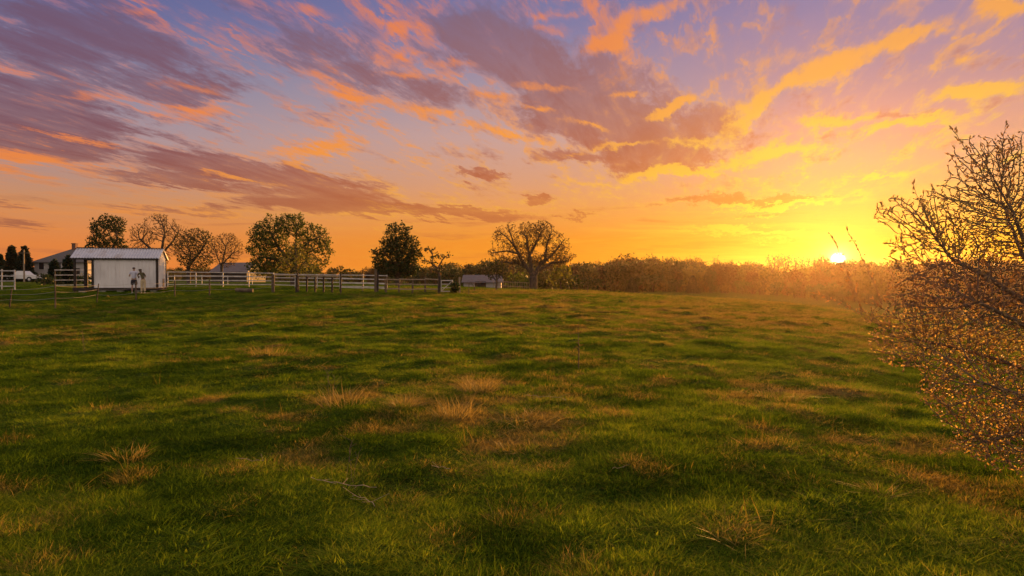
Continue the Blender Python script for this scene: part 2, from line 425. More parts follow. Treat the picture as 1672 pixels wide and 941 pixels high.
def on_ground(px, py, dmax=70):
    """where the ray through a photo pixel meets the pasture"""
    Y = 3.0
    while Y < dmax:
        p = at(px, py, Y)
        if p.z < zg(p.x, p.y): break
        Y *= 1.006
    return Vector((p.x, p.y, zg(p.x, p.y)))

def field_mat():
    m = bpy.data.materials.new('pasture_soil_and_turf'); m.use_nodes = True
    N = NT(m.node_tree); N.n.clear()
    g = N.new('ShaderNodeNewGeometry').outputs['Position']
    sp = N.new('ShaderNodeSeparateXYZ'); N.put(sp.inputs[0], g)
    a = N.noise(g, 0.35, 6, 0.6); b = N.noise(g, 2.6, 6, 0.65); c = N.noise(g, 14, 5, 0.7); far = N.noise(g, 0.03, 4, 0.5)
    green = N.ramp(c, [(0.25, (0.018, 0.030, 0.006, 1)), (0.5, (0.045, 0.072, 0.012, 1)), (0.75, (0.10, 0.12, 0.025, 1))])
    dry = N.ramp(c, [(0.25, (0.05, 0.035, 0.012, 1)), (0.55, (0.16, 0.11, 0.035, 1)), (0.8, (0.30, 0.21, 0.08, 1))])
    at_ = N.new('ShaderNodeAttribute', attribute_name='dry').outputs['Fac']
    f = N.m('ADD', N.m('MULTIPLY', N.m('SUBTRACT', N.m('ADD', N.m('MULTIPLY', a, .5), N.m('MULTIPLY', b, .5)), 0.5), 3.0), at_)
    col = N.mix(N.step(f, 0.25, 0.8), green, dry)
    p = N.new('ShaderNodeBsdfPrincipled'); N.put(p.inputs['Base Color'], col); p.inputs['Roughness'].default_value = 0.95
    p.inputs['Specular IOR Level'].default_value = 0.0; p.inputs['Roughness'].default_value = 1.0
    bp = N.new('ShaderNodeBump'); bp.inputs[0].default_value = 0.8; bp.inputs['Distance'].default_value = 0.06
    N.put(bp.inputs['Height'], N.m('ADD', c, b)); N.put(p.inputs['Normal'], bp.outputs[0])
    o = N.new('ShaderNodeOutputMaterial'); N.l.new(p.outputs[0], o.inputs[0])
    return m

# photo spots where last year's grass shows through (pixel, radius in metres, strength)
DRYSPOT = [(on_ground(px, py), r, s) for px, py, r, s in [
    (780, 628, .45, 1.0), (660, 658, .35, .9), (740, 672, .7, 1.0), (745, 690, .6, .9), (560, 650, .6, .9), (440, 572, .9, .8), (335, 655, .5, 1.1), (640, 545, 1.2, .5),
    (880, 690, .9, .8), (800, 730, .5, .9), (860, 735, .5, .8), (940, 715, .7, .7), (1010, 760, .5, .5), (205, 748, .45, .8), (420, 740, .4, .7), (470, 760, .35, .8),
    (5, 805, .4, .9), (560, 800, .45, .6), (830, 850, .28, .9), (450, 875, .15, .7), (1190, 875, .25, .7), (1435, 800, .3, .5), (1275, 640, .8, .8), (900, 770, .4, .7),
    (1150, 600, 2.0, .4), (560, 530, 1.8, .5), (850, 540, 2.5, .5), (80, 520, 2.0, .5), (130, 560, 1.0, .5), (980, 540, 2.5, .5), (700, 510, 3, .5), (1000, 590, 1.5, .4)]]
def dryness(x, y):
    x = np.asarray(x, float); y = np.asarray(y, float)
    d = (fbm(x, y, 5.0, 41, 4) - 0.60) * 1.5 + (fbm(x, y, 0.45, 5, 4) - 0.5) * 2.8
    r = np.hypot(x, y)
    d = d + np.clip((r - 18) / 60, 0, .3) * (1 - lawn(x, y)) + np.clip((x + 6) / 40, -.15, .42) * np.clip((r - 10) / 20, 0, 1)
    for p, rad, s in DRYSPOT:
        q = ((x - p.x) ** 2 + (y - p.y) ** 2) / (rad * .62) ** 2
        d = d + s * .95 * np.exp(-q)
    far = np.clip((r - 62) / 10, 0, 1)
    return np.clip(d * (1 - far) - 0.25 * far - 0.12 * lawn(x, y) - 0.06, -0.5, 1.2)

az = np.concatenate([np.radians(np.linspace(-180, -54, 50)), np.radians(np.linspace(-53.8, 53.8, 560)), np.radians(np.linspace(54, 180, 50)[:-1])])
rr = np.concatenate([[0.25], np.exp(np.linspace(math.log(0.6), math.log(3000), 470))])
A, RR = np.meshgrid(az, rr)
X, Y = (RR * np.sin(A)).ravel(), (RR * np.cos(A)).ravel()
Z = zground(X, Y)
na, nr = len(az), len(rr)
i, j = np.meshgrid(np.arange(nr - 1), np.arange(na), indexing='ij')
i, j = i.ravel(), j.ravel(); j2 = (j + 1) % na
quads = np.stack([i * na + j, (i + 1) * na + j, (i + 1) * na + j2, i * na + j2], 1)
cen = len(X)
tri = np.stack([np.full(na, cen), np.arange(na), (np.arange(na) + 1) % na], 1)
verts = np.concatenate([np.stack([X, Y, Z], 1), [[0, 0, zg(0, 0)]]])
me = np_mesh('ground', verts, [quads[:, ::-1], tri[:, ::-1]])
atr = me.attributes.new('dry', 'FLOAT', 'POINT'); atr.data.foreach_set('value', dryness(verts[:, 0], verts[:, 1]).astype(np.float32))
ground = link('ground', me, field_mat(), smooth=True)
bmn = me.polygons[5000].normal
if bmn.z < 0: me.flip_normals()
tag(ground, kind='structure')

# ------------------------------------------------------------------ haze
hz = MB().box(-3100, 3100, -3100, 3100, -11, 15.5).build('haze', None)
hm = bpy.data.materials.new('evening_haze'); hm.use_nodes = True
N = NT(hm.node_tree); N.n.clear()
pv = N.new('ShaderNodeVolumePrincipled')
pv.inputs['Color'].default_value = (1.0, 0.72, 0.46, 1); pv.inputs['Density'].default_value = 0.00008
pv.inputs['Anisotropy'].default_value = 0.86
o = N.new('ShaderNodeOutputMaterial'); N.l.new(pv.outputs[0], o.inputs['Volume'])
hz.data.materials.append(hm)
tag(hz, kind='stuff')

# ------------------------------------------------------------------ grass
def blade_tuft(name, n, rad, h, w, lean, seed, curl=0.5):
    g = np.random.default_rng(seed)
    a = g.uniform(0, 6.283, n); r = rad * np.sqrt(g.uniform(0, 1, n))
    bx, by = r * np.cos(a), r * np.sin(a)
    la = a + g.normal(0, 1.0, n); le = np.abs(g.normal(lean, lean * .6, n))
    hh = h * g.uniform(.45, 1.15, n); ww = w * g.uniform(.6, 1.3, n)
    fa = g.uniform(0, 6.283, n); fx, fy = np.cos(fa), np.sin(fa)
    vs, lv = [], [(0, 1), (.5, .8), (1, 0)]
    for t, k in lv:
        off = hh * le * (t + curl * t * t)
        cx, cy, cz = bx + np.cos(la) * off, by + np.sin(la) * off, hh * (t - curl * .35 * le * t * t) - 0.01
        if k: 
            vs.append(np.stack([cx - fx * ww * k / 2, cy - fy * ww * k / 2, cz], 1)); vs.append(np.stack([cx + fx * ww * k / 2, cy + fy * ww * k / 2, cz], 1))
        else: vs.append(np.stack([cx, cy, cz], 1))
    v = np.concatenate(vs); q = np.arange(n)
    f4 = np.stack([q, q + n, q + 3 * n, q + 2 * n], 1); f3 = np.stack([q + 2 * n, q + 3 * n, q + 4 * n], 1)
    return np_mesh(name, v, [f4, f3])

def grass_mat(name, greens, dries, trans=0.55):
    m = bpy.data.materials.new(name); m.use_nodes = True
    N = NT(m.node_tree); N.n.clear()
    at_ = N.new('ShaderNodeAttribute', attribute_type='INSTANCER', attribute_name='dry').outputs['Fac']
    ri = N.new('ShaderNodeAttribute', attribute_type='INSTANCER', attribute_name='rnd').outputs['Fac']
    isl = N.new('ShaderNodeNewGeometry').outputs['Random Per Island']
    gc = N.ramp(N.m('ADD', N.m('MULTIPLY', isl, .72), N.m('SUBTRACT', N.m('MULTIPLY', ri, .6), .15)), [(i / (len(greens) - 1), (*c, 1)) for i, c in enumerate(greens)])
    dc = N.ramp(isl, [(i / (len(dries) - 1), (*c, 1)) for i, c in enumerate(dries)])
    f = N.step(N.m('ADD', at_, N.m('MULTIPLY', N.m('SUBTRACT', isl, .5), 0.9)), 0.3, 0.75)
    c = N.mix(f, gc, dc)
    d = N.new('ShaderNodeBsdfPrincipled'); N.put(d.inputs['Base Color'], c); d.inputs['Roughness'].default_value = .85; d.inputs['Specular IOR Level'].default_value = .04
    t = N.new('ShaderNodeBsdfTranslucent'); N.put(t.inputs[0], N.mix(1.0, c, (1.25, 1.15, .7, 1), 'MULTIPLY'))
    mx = N.new('ShaderNodeMixShader'); mx.inputs[0].default_value = trans
    N.l.new(d.outputs[0], mx.inputs[1]); N.l.new(t.outputs[0], mx.inputs[2])
    o = N.new('ShaderNodeOutputMaterial'); N.l.new(mx.outputs[0], o.inputs[0])
    return m
GREENS = [(.014, .034, .003), (.032, .074, .005), (.060, .122, .008), (.11, .19, .012), (.19, .25, .022)]
DRIES = [(.13, .09, .022), (.26, .19, .045), (.36, .28, .085)]
M_grass = grass_mat('pasture_grass', GREENS, DRIES)

def scatter(name, P, rot, scl, var, dryv, rndv, meshes, material, label=None):
    me = bpy.data.meshes.new(name); me.vertices.add(len(P)); me.vertices.foreach_set('co', P.astype(np.float32).ravel())
    for an, arr, ty in (('rot', rot, 'FLOAT_VECTOR'), ('scl', scl, 'FLOAT_VECTOR'), ('var', var, 'INT'), ('dry', dryv, 'FLOAT'), ('rnd', rndv, 'FLOAT')):
        a_ = me.attributes.new(an, ty, 'POINT')
        a_.data.foreach_set('vector' if 'VECTOR' in ty else 'value', arr.astype(np.int32 if ty == 'INT' else np.float32).ravel())
    c = bpy.data.collections.new(name + '_blades')
    for k, mm in enumerate(meshes):
        if material: mm.materials.append(material)
        ob = bpy.data.objects.new('%s_tuft_%02d' % (name, k), mm); c.objects.link(ob)
    o = link(name, me, None)
    ng = bpy.data.node_groups.new(name + '_scatter', 'GeometryNodeTree')
    ng.interface.new_socket('Geometry', in_out='INPUT', socket_type='NodeSocketGeometry')
    ng.interface.new_socket('Geometry', in_out='OUTPUT', socket_type='NodeSocketGeometry')
    G = NT(ng)
    gi, go = G.new('NodeGroupInput'), G.new('NodeGroupOutput')
    ci = G.new('GeometryNodeCollectionInfo'); ci.inputs[0].default_value = c; ci.inputs[1].default_value = True; ci.inputs[2].default_value = True
    ip = G.new('GeometryNodeInstanceOnPoints'); ip.inputs['Pick Instance'].default_value = True
    def na_(nm, ty):
        n = G.new('GeometryNodeInputNamedAttribute', data_type=ty); n.inputs[0].default_value = nm; return n.outputs[0]
    G.l.new(gi.outputs[0], ip.inputs['Points']); G.l.new(ci.outputs[0], ip.inputs['Instance'])
    G.l.new(na_('var', 'INT'), ip.inputs['Instance Index'])
    e2r = G.new('FunctionNodeEulerToRotation'); G.l.new(na_('rot', 'FLOAT_VECTOR'), e2r.inputs[0]); G.l.new(e2r.outputs[0], ip.inputs['Rotation'])
    G.l.new(na_('scl', 'FLOAT_VECTOR'), ip.inputs['Scale'])
    G.l.new(ip.outputs[0], go.inputs[0])
    md = o.modifiers.new('scatter', 'NODES'); md.node_group = ng
    tag(o, label=label, kind='stuff')
    return o

def sample_polar(n, r0, r1, p, amax=48):
    """n points; density per m2 falls as r**-p"""
    u = rng.uniform(0, 1, n); e = 2 - p
    r = (r0 ** e + u * (r1 ** e - r0 ** e)) ** (1 / e)
    a = np.radians(rng.uniform(-amax, amax, n))
    return r * np.sin(a), r * np.cos(a), r
DENS = 1.0
nG = int(130000 * DENS)
x, y, r = sample_polar(nG, 2.6, 75, 1.25)
lw = lawn(x, y)
hgt = fbm(x, y, 1.6, 77, 3); clump = fbm(x, y, 0.7, 55, 2)
big = 1 + np.clip(r - 10, 0, 60) / 28.0
dr = dryness(x, y)
big *= 1.0
sz = (0.68 + 0.6 * np.clip((hgt - .35) * 2, 0, 1) + 0.5 * np.clip(clump - .6, 0, 1) * 2) * (1 - .55 * lw)
P = np.stack([x, y, zground(x, y) - 0.01], 1)
rot = np.stack([rng.normal(0, .12, nG), rng.normal(0, .12, nG), rng.uniform(0, 6.283, nG)], 1)
sh = sz * rng.uniform(.75, 1.25, nG)
scl = np.stack([big * 1.1, big * 1.1, sh * (1 + (big - 1) * .25)], 1)
rndv = np.clip(rng.uniform(0, 1, nG) * .6 + (fbm(x, y, .9, 91, 3) - .5) * 2.2 + .2, 0, 1)
tufts = [blade_tuft('tuft', 80, .13, .068, .0042, .6, 100 + k) for k in range(5)] + [blade_tuft('tuft', 65, .12, .085, .0045, 1.1, 200 + k, .8) for k in range(3)] + [blade_tuft('tuft', 26, .11, .04, .015, 1.1, 260 + k, .9) for k in range(2)]
var = rng.integers(0, 8, nG)
broad = (fbm(x, y, .8, 131, 2) > .60) & (rng.uniform(0, 1, nG) < .45)
var[broad] = rng.integers(8, 10, broad.sum())
grass = scatter('grass', P, rot, scl, var, dr, rndv, tufts, M_grass)

# dry standing stalks and matted straw among the green
nD = int(3200 * DENS)
x, y, r = sample_polar(nD * 6, 3.2, 62, 1.3)
keep = (rng.uniform(0, 1, len(x)) < np.clip((dryness(x, y) - 0.1) * 1.4, 0.015, 1) * np.clip((r - 2.5) / 7, .2, 1)) & (rng.uniform(0, 1, len(x)) > lawn(x, y))
x, y, r = x[keep][:nD], y[keep][:nD], r[keep][:nD]; k = len(x)
P = np.stack([x, y, zground(x, y) - 0.01], 1)
s = rng.uniform(.5, 1.25, k)[:, None] * np.ones((1, 3)) * (1 + np.clip(r - 12, 0, 60) / 50)[:, None]
straw = [blade_tuft('tuft', 22, .13, .11, .0035, .7, 300 + q, .9) for q in range(3)] + [blade_tuft('tuft', 16, .14, .05, .0035, 1.5, 320 + q, .6) for q in range(3)] + [blade_tuft('tuft', 5, .12, .24, .0032, .2, 340 + q, .3) for q in range(2)]
dry = scatter('dry_grass', P, np.stack([rng.normal(0, .1, k), rng.normal(0, .1, k), rng.uniform(0, 6.283, k)], 1), s, rng.integers(0, 8, k), np.full(k, 1.2), rng.uniform(0, 1, k), straw, M_grass)

# ------------------------------------------------------------------ trees
def colonize(limbs, env, n, seg, infl, kill, trop=(0, 0, 0), seed=0, wob=0.12, iters=90, shell=0.45, clump=None):
    """branch skeleton that grows from the given limbs into the crown volume"""
    g = np.random.default_rng(seed)
    vol = np.array([e[3] * e[4] * e[5] * (e[6] if len(e) > 6 else 1) for e in env]); cnt = np.maximum(6, (n * vol / vol.sum())).astype(int)
    at_ = []
    for e, c in zip(env, cnt):
        d = g.normal(size=(c, 3)); d /= np.linalg.norm(d, axis=1)[:, None]
        rad = (shell ** 3 + (1 - shell ** 3) * g.uniform(0, 1, c)) ** (1 / 3)
        at_.append(np.array(e[:3]) + d * rad[:, None] * np.array(e[3:6]))
    at_ = np.concatenate(at_)
    if clump:
        q = vnoise(at_[:, 0] + .37 * at_[:, 1] + seed, at_[:, 2] + .21 * at_[:, 1], clump[0], seed) * .65 + vnoise(at_[:, 0] - .4 * at_[:, 1], at_[:, 2] + .5 * at_[:, 1], clump[0] * .5, seed + 3) * .35
        at_ = at_[q > clump[1]]
    pos, par = [], []
    for L in limbs:
        L = [np.array(p, float) for p in L]
        if not pos: pos.append(L[0]); par.append(-1); cur = 0
        else: cur = int(np.argmin([np.linalg.norm(p - L[0]) for p in pos]))
        for a, b in zip(L[:-1], L[1:]):
            k = max(1, int(round(np.linalg.norm(b - a) / seg)))
            for q in range(1, k + 1):
                p = a + (b - a) * q / k + g.normal(0, seg * wob * .6, 3)
                pos.append(p); par.append(cur); cur = len(pos) - 1
    pos = np.array(pos); par = list(par)
    nd = np.full(len(at_), 1e9); ni = np.zeros(len(at_), int)
    def upd(st):
        nonlocal nd, ni
        d = np.linalg.norm(at_[:, None, :] - pos[None, st:, :], axis=2)
        k = d.argmin(1); m = d[np.arange(len(at_)), k]; b = m < nd
        nd[b] = m[b]; ni[b] = k[b] + st
    upd(0); tr = np.array(trop); nk = [0] * 60000
    for it in range(iters):
        keep = nd > kill; at_, nd, ni = at_[keep], nd[keep], ni[keep]
        if not len(at_): break
        act = nd < infl * (1 if it > 3 else 3)
        if not act.any(): act = nd < nd.min() * 1.3
        free = np.array([nk[q] < 3 for q in ni]); act &= free
        if not act.any(): break
        ids = np.unique(ni[act]); dirs = np.zeros((len(pos), 3))
        v = (at_[act] - pos[ni[act]]) / nd[act][:, None]
        np.add.at(dirs, ni[act], v)
        dd = dirs[ids]; dd /= np.linalg.norm(dd, axis=1)[:, None] + 1e-9
        dd = dd + tr + g.normal(0, wob, dd.shape); dd /= np.linalg.norm(dd, axis=1)[:, None]
        new = pos[ids] + dd * seg
        for q in ids: nk[q] += 1
        st = len(pos); pos = np.concatenate([pos, new]); par += list(ids)
        upd(st)
        if len(pos) > 45000: break
    return pos, np.array(par)

def radii(pos, par, tip, base, ex=2.3):
    n = len(pos); acc = np.zeros(n); kids = np.zeros(n, int)
    for i in range(n - 1, 0, -1):
        if acc[i] == 0: acc[i] = 1
        acc[par[i]] += acc[i]; kids[par[i]] += 1
    if acc[0] == 0: acc[0] = 1
    r = acc ** (1 / ex)
    return tip + (base - tip) * (r - 1) / max(1e-9, r[0] - 1), kids

def wood_mesh(name, pos, par, r, ns=4, nthick=8, thick=0.03):
    """one tube per branch segment, rings shared along a branch so that it reads as one limb"""
    n = len(pos); d = np.zeros((n, 3)); d[1:] = pos[1:] - pos[par[1:]]; d[0] = (0, 0, 1)
    d /= np.linalg.norm(d, axis=1)[:, None] + 1e-9
    main = np.full(n, -1); best = np.zeros(n)
    for i in range(1, n):
        if r[i] > best[par[i]]: best[par[i]] = r[i]; main[par[i]] = i
    vs, fs, off = [], [], 0
    for big in (True, False):
        sel = np.array([i for i in range(1, n) if (r[i] > thick) == big], int)
        if not len(sel): continue
        k = nthick if big else ns
        ang = 2 * math.pi * np.arange(k) / k
        def ring(idx, dirs, rad):
            ref = np.tile(np.array([0.83, 0.5, 0.24]), (len(idx), 1))
            u = np.cross(dirs, ref); u /= np.linalg.norm(u, axis=1)[:, None] + 1e-6
            w = np.cross(dirs, u)
            return pos[idx][:, None, :] + (u[:, None, :] * np.cos(ang)[None, :, None] + w[:, None, :] * np.sin(ang)[None, :, None]) * rad[:, None, None]
        p = par[sel]; ismain = main[p] == sel
        dp = np.where(ismain[:, None], d[p], d[sel]); rp = np.where(ismain, r[p], r[sel] * 1.15)
        m = len(sel)
        V_ = np.concatenate([ring(p, dp, rp).reshape(-1, 3), ring(sel, d[sel], r[sel]).reshape(-1, 3)])
        i_, j_ = np.meshgrid(np.arange(m), np.arange(k), indexing='ij'); j2_ = (j_ + 1) % k
        F_ = np.stack([i_ * k + j_, i_ * k + j2_, m * k + i_ * k + j2_, m * k + i_ * k + j_], -1).reshape(-1, 4) + off
        vs.append(V_); fs.append(F_); off += len(V_)
    return np.concatenate(vs), fs

def leaf_quads(P, size, seed, up=0.0, dirs=None, aspect=1.6):
    g = np.random.default_rng(seed); n = len(P)
    a = g.normal(size=(n, 3)) + (0 if dirs is None else dirs * 1.5); a[:, 2] += up; a /= np.linalg.norm(a, axis=1)[:, None]
    b = np.cross(a, g.normal(size=(n, 3))); b /= np.linalg.norm(b, axis=1)[:, None] + 1e-6
    s = size * g.uniform(.6, 1.35, n)[:, None]
    c = np.cross(a, b)
    v = np.stack([P, P + a * s * .5 * aspect + b * s * .5 + c * s * .1, P + a * s * aspect, P + a * s * .5 * aspect - b * s * .5 + c * s * .1], 1).reshape(-1, 3)
    q = np.arange(n)[:, None] * 4 + np.arange(4)[None]
    return v, q

def foliage_pts(pos, par, r, rmax, per, spread, seed):
    g = np.random.default_rng(seed)
    idx = np.where((r < rmax) & (np.arange(len(r)) > 0))[0]
    idx = np.repeat(idx, per) if per >= 1 else idx[g.uniform(0, 1, len(idx)) < per]
    t = g.uniform(0, 1, len(idx))[:, None]
    P = pos[idx] * t + pos[par[idx]] * (1 - t) + g.normal(0, spread, (len(idx), 3))
    D_ = pos[idx] - pos[par[idx]]
    return P, D_ / (np.linalg.norm(D_, axis=1)[:, None] + 1e-9)

def leafmat(name, cols, trans=0.4, rough=.6, wood=False):
    m = bpy.data.materials.new(name); m.use_nodes = True
    N = NT(m.node_tree); N.n.clear()
    isl = N.new('ShaderNodeNewGeometry').outputs['Random Per Island']
    oc = N.new('ShaderNodeTexCoord').outputs['Object']
    ri = N.new('ShaderNodeAttribute', attribute_type='INSTANCER', attribute_name='rnd').outputs['Fac']
    f = N.m('ADD', N.m('MULTIPLY', isl, .4), N.m('ADD', N.m('MULTIPLY', N.noise(oc, 0.9, 3), .5), N.m('MULTIPLY', ri, .45)))
    if wood: f = N.m('ADD', N.m('MULTIPLY', ri, .85), N.m('MULTIPLY', isl, .18))
    c = N.ramp(f, [(0.15 + 0.7 * i / (len(cols) - 1), (*q, 1)) for i, q in enumerate(cols)])
    d = N.new('ShaderNodeBsdfPrincipled'); N.put(d.inputs['Base Color'], c); d.inputs['Roughness'].default_value = rough; d.inputs['Specular IOR Level'].default_value = .2
    t = N.new('ShaderNodeBsdfTranslucent'); N.put(t.inputs[0], N.mix(1.0, c, (1.3, 1.15, .7, 1), 'MULTIPLY'))
    mx = N.new('ShaderNodeMixShader'); mx.inputs[0].default_value = trans
    N.l.new(d.outputs[0], mx.inputs[1]); N.l.new(t.outputs[0], mx.inputs[2])
    o = N.new('ShaderNodeOutputMaterial'); N.l.new(mx.outputs[0], o.inputs[0])
    return m

BARK = mat('bark_grey_brown', [(.035, .024, .016), (.075, .052, .035), (.12, .085, .06)], 14, .9, stretch=(1, 1, .25), bump=.6)
BARKD = mat('bark_dark', [(.02, .014, .01), (.045, .03, .02)], 10, .9, stretch=(1, 1, .3), bump=.5)
L_dark = leafmat('leaf_dark_green', [(.014, .028, .009), (.028, .05, .014), (.045, .07, .02)], .25)
L_green = leafmat('leaf_spring_green', [(.035, .06, .012), (.075, .11, .02), (.13, .16, .03)], .45)
L_yel = leafmat('leaf_yellow_green', [(.06, .075, .015), (.12, .13, .025), (.19, .17, .04)], .45)
L_bud = leafmat('leaf_bud_brown', [(.06, .04, .018), (.12, .08, .03), (.18, .12, .045)], .4)
L_oliv = leafmat('leaf_olive', [(.03, .036, .012), (.06, .065, .02), (.10, .09, .03)], .4)
L_con = leafmat('needles_blue_green', [(.012, .022, .012), (.022, .036, .018), (.032, .048, .024)], .1)

def tree(name, label, px, py, Y, env, limbs, n=500, seg=.28, kill=.45, infl=2.5, base_r=.22, tip=.014, leaf=None, lsize=.16, per=3, rmax=.04, spread=.18,
         trop=(0, 0, .1), seed=1, bark=None, group=None, cat='tree', depth=.8, wob=.14, shell=.45, ex=2.0, clump=None):
    """crown ellipses and limbs are given in photo pixels at this tree's own distance, turned into metres about its foot"""
    k = Y / FPX; b = at(px, py, Y); gz = zg(b.x, b.y)
    foot = (HOR - (EYE - gz) * FPX / Y * -1)          # photo row where the ground is at this tree
    def L(p, dy=0.0): return ((p[0] - px) * k, dy, (foot - p[1]) * k)
    E = []
    for e in env:
        c = L(e[:2], e[4] if len(e) > 4 else 0.0); E.append((*c, e[2] * k, e[2] * k * depth, e[3] * k, e[5] if len(e) > 5 else 1))
    LL = [[L(p, p[2] if len(p) > 2 else 0.0) for p in l] for l in limbs]
    LL[0][0] = (LL[0][0][0], 0, -0.15)
    pos, par = colonize(LL, E, n, seg, infl, kill, trop, seed, wob, shell=shell, clump=clump)
    r, kids = radii(pos, par, tip, base_r, ex)
    t = empty(name, (b.x, b.y, gz)); tag(t, label, cat, group)
    v, f = wood_mesh('trunk', pos, par, r)
    link('trunk', np_mesh('trunk', v, f), bark or BARK, t)
    if leaf:
        for i, (lm, ls, pr, rm, sp) in enumerate(leaf if isinstance(leaf, list) else [(leaf, lsize, per, rmax, spread)]):
            P_, D_ = foliage_pts(pos, par, r, rm, pr, sp, seed + 5 + i)
            v, q = leaf_quads(P_, ls, seed + 9 + i, dirs=D_)
            link('crown', np_mesh('crown', v, [q]), lm, t)
    return t

def conifer(name, label, loc, h, rad, seed, group=None, m=None):
    g = np.random.default_rng(seed)
    t = empty(name, loc); tag(t, label, 'tree', group)
    P_, D_, mb = [], [], MB()
    mb.bar((0, 0, -.1), (0, 0, h * .97), h * .018, 7, r2=.01)
    z = h * .06
    while z < h * .985:
        f = 1 - z / h; k = 5 if f < .2 else 8
        for i in range(k):
            a = g.uniform(0, 6.283); L_ = rad * (f ** .85 + .03) * g.uniform(.7, 1.12)
            dr = -.12 - .25 * f + g.normal(0, .05)
            tip_ = np.array([math.cos(a) * L_, math.sin(a) * L_, z + dr * L_ * .6])
            mb.bar((0, 0, z), tuple(tip_), .012 + .012 * f, 3, r2=.004, cap=False)
            n_ = int(12 + 60 * L_)
            tt = g.uniform(.12, 1.02, n_) ** .8
            pp = np.array([0, 0, z])[None] * (1 - tt[:, None]) + tip_[None] * tt[:, None]
            pp += g.normal(0, .07 + .03 * L_, (n_, 3)) * np.array([1, 1, .55])
            P_.append(pp); dd = np.array([math.cos(a), math.sin(a), -.1])
            D_.append(np.tile(dd, (n_, 1)))
        z += h * g.uniform(.025, .04)
    P_.append(np.array([[0, 0, h * (.9 + .1 * q / 20)] for q in range(20)])); D_.append(np.tile(np.array([0, 0, 1.]), (20, 1)))
    mb.build('trunk', BARKD, t)
    v, q = leaf_quads(np.concatenate(P_), .17 if h > 3 else .12, seed, dirs=np.concatenate(D_) * 1.2, aspect=1.9)
    link('crown', np_mesh('crown', v, [q]), m or L_con, t)
    return t

def gat(px, Y):
    x = (px - 836) / FPX * Y; return Vector((x, Y, zg(x, Y)))

# left group
tree('maple_tree', 'dark rounded tree with spiky upright shoots rising behind the shed roof', 176, 448, 92,
     [(176, 385, 27, 26), (160, 375, 13, 20), (192, 372, 14, 20), (176, 362, 16, 12), (160, 405, 20, 20), (193, 405, 15, 25)],
     [[(176, 460), (176, 425), (175, 400)], [(176, 425), (158, 395)], [(176, 420), (192, 390)]], n=2400, seg=.21, kill=.28, base_r=.26, trop=(0, 0, .6), clump=(.9, .45),
     leaf=L_dark, lsize=.14, per=6, rmax=.025, spread=.11, seed=3, shell=.3)
tree('spreading_tree', 'large brownish bare-limbed tree just right of the dark maple behind the shed', 258, 452, 88,
     [(262, 372, 30, 24), (235, 383, 24, 22), (285, 390, 22, 28), (225, 402, 16, 18), (262, 356, 18, 8), (250, 420, 30, 15)],
     [[(262, 460), (262, 425), (266, 400), (270, 380)], [(262, 425), (245, 405), (228, 390)], [(264, 415), (280, 398), (292, 380)]], n=4200, seg=.17, kill=.21, base_r=.3, tip=.018, ex=1.9, clump=(1.1, .36),
     leaf=L_bud, lsize=.10, per=1, rmax=.02, spread=.09, seed=4, group=None)
tree('spreading_tree', 'olive leafed tree between the big brownish tree and the small upright bare one', 318, 452, 84,
     [(320, 395, 26, 24), (305, 405, 22, 26), (338, 400, 14, 22), (320, 425, 30, 16)],
     [[(308, 460), (308, 435), (312, 415)], [(308, 435), (328, 410), (338, 395)]], n=3400, seg=.17, kill=.22, base_r=.24,
     leaf=[(L_bud, .11, 1, .02, .1), (L_oliv, .15, 1, .02, .12)], seed=5)
tree('bare_tree', 'small upright bare tree with fan of pinkish twigs above the grey barn roof', 364, 450, 80,
     [(370, 400, 22, 22), (385, 408, 14, 20), (355, 405, 14, 20), (370, 425, 18, 14)],
     [[(362, 460), (362, 435), (366, 418), (370, 400)], [(362, 435), (352, 412)], [(363, 432), (382, 412)]], n=3000, seg=.15, kill=.19, base_r=.16, trop=(0, 0, .5), ex=1.8,
     leaf=L_bud, lsize=.09, per=1, rmax=.02, spread=.08, seed=6)
tree('cottonwood_tree', 'big leafy green tree with an uneven crown behind the middle of the white fence', 475, 452, 78,
     [(440, 385, 34, 26), (480, 368, 34, 20), (512, 390, 26, 28), (438, 360, 10, 12), (530, 405, 18, 24), (425, 405, 24, 22), (440, 428, 32, 20), (478, 420, 30, 26), (515, 428, 22, 18), (425, 436, 22, 18, 0, 1.6), (455, 440, 26, 16, 0, 1.6), (500, 442, 24, 14, 0, 1.5)],
     [[(478, 460), (480, 430), (483, 400), (485, 375)], [(480, 432), (455, 405), (440, 375)], [(482, 418), (505, 395), (525, 385)], [(480, 430), (430, 420)]], n=5200, seg=.19, kill=.24, base_r=.34, clump=(1.5, .40),
     leaf=[(L_green, .125, 4, .022, .13), (L_dark, .12, 2, .022, .12)], seed=7, shell=.3)
tree('willow_shrub', 'pale yellow-green bushy tree in front of the big green tree', 482, 455, 70,
     [(482, 425, 20, 24), (500, 432, 18, 20), (468, 435, 16, 18), (485, 402, 14, 14)],
     [[(484, 462), (484, 440), (484, 415)], [(484, 445), (500, 425)], [(484, 445), (468, 430)]], n=700, seg=.24, kill=.32, base_r=.14,
     leaf=L_yel, lsize=.15, per=3, rmax=.03, spread=.14, seed=8, shell=.2)
tree('shrub', 'low rounded bush right of the big green tree behind the white rails', 560, 456, 95,
     [(558, 442, 14, 8), (572, 446, 14, 7), (545, 446, 10, 8)], [[(558, 460), (558, 448)]], n=240, seg=.25, kill=.35, base_r=.1, leaf=L_oliv, lsize=.22, per=3, spread=.14, seed=9, cat='shrub')
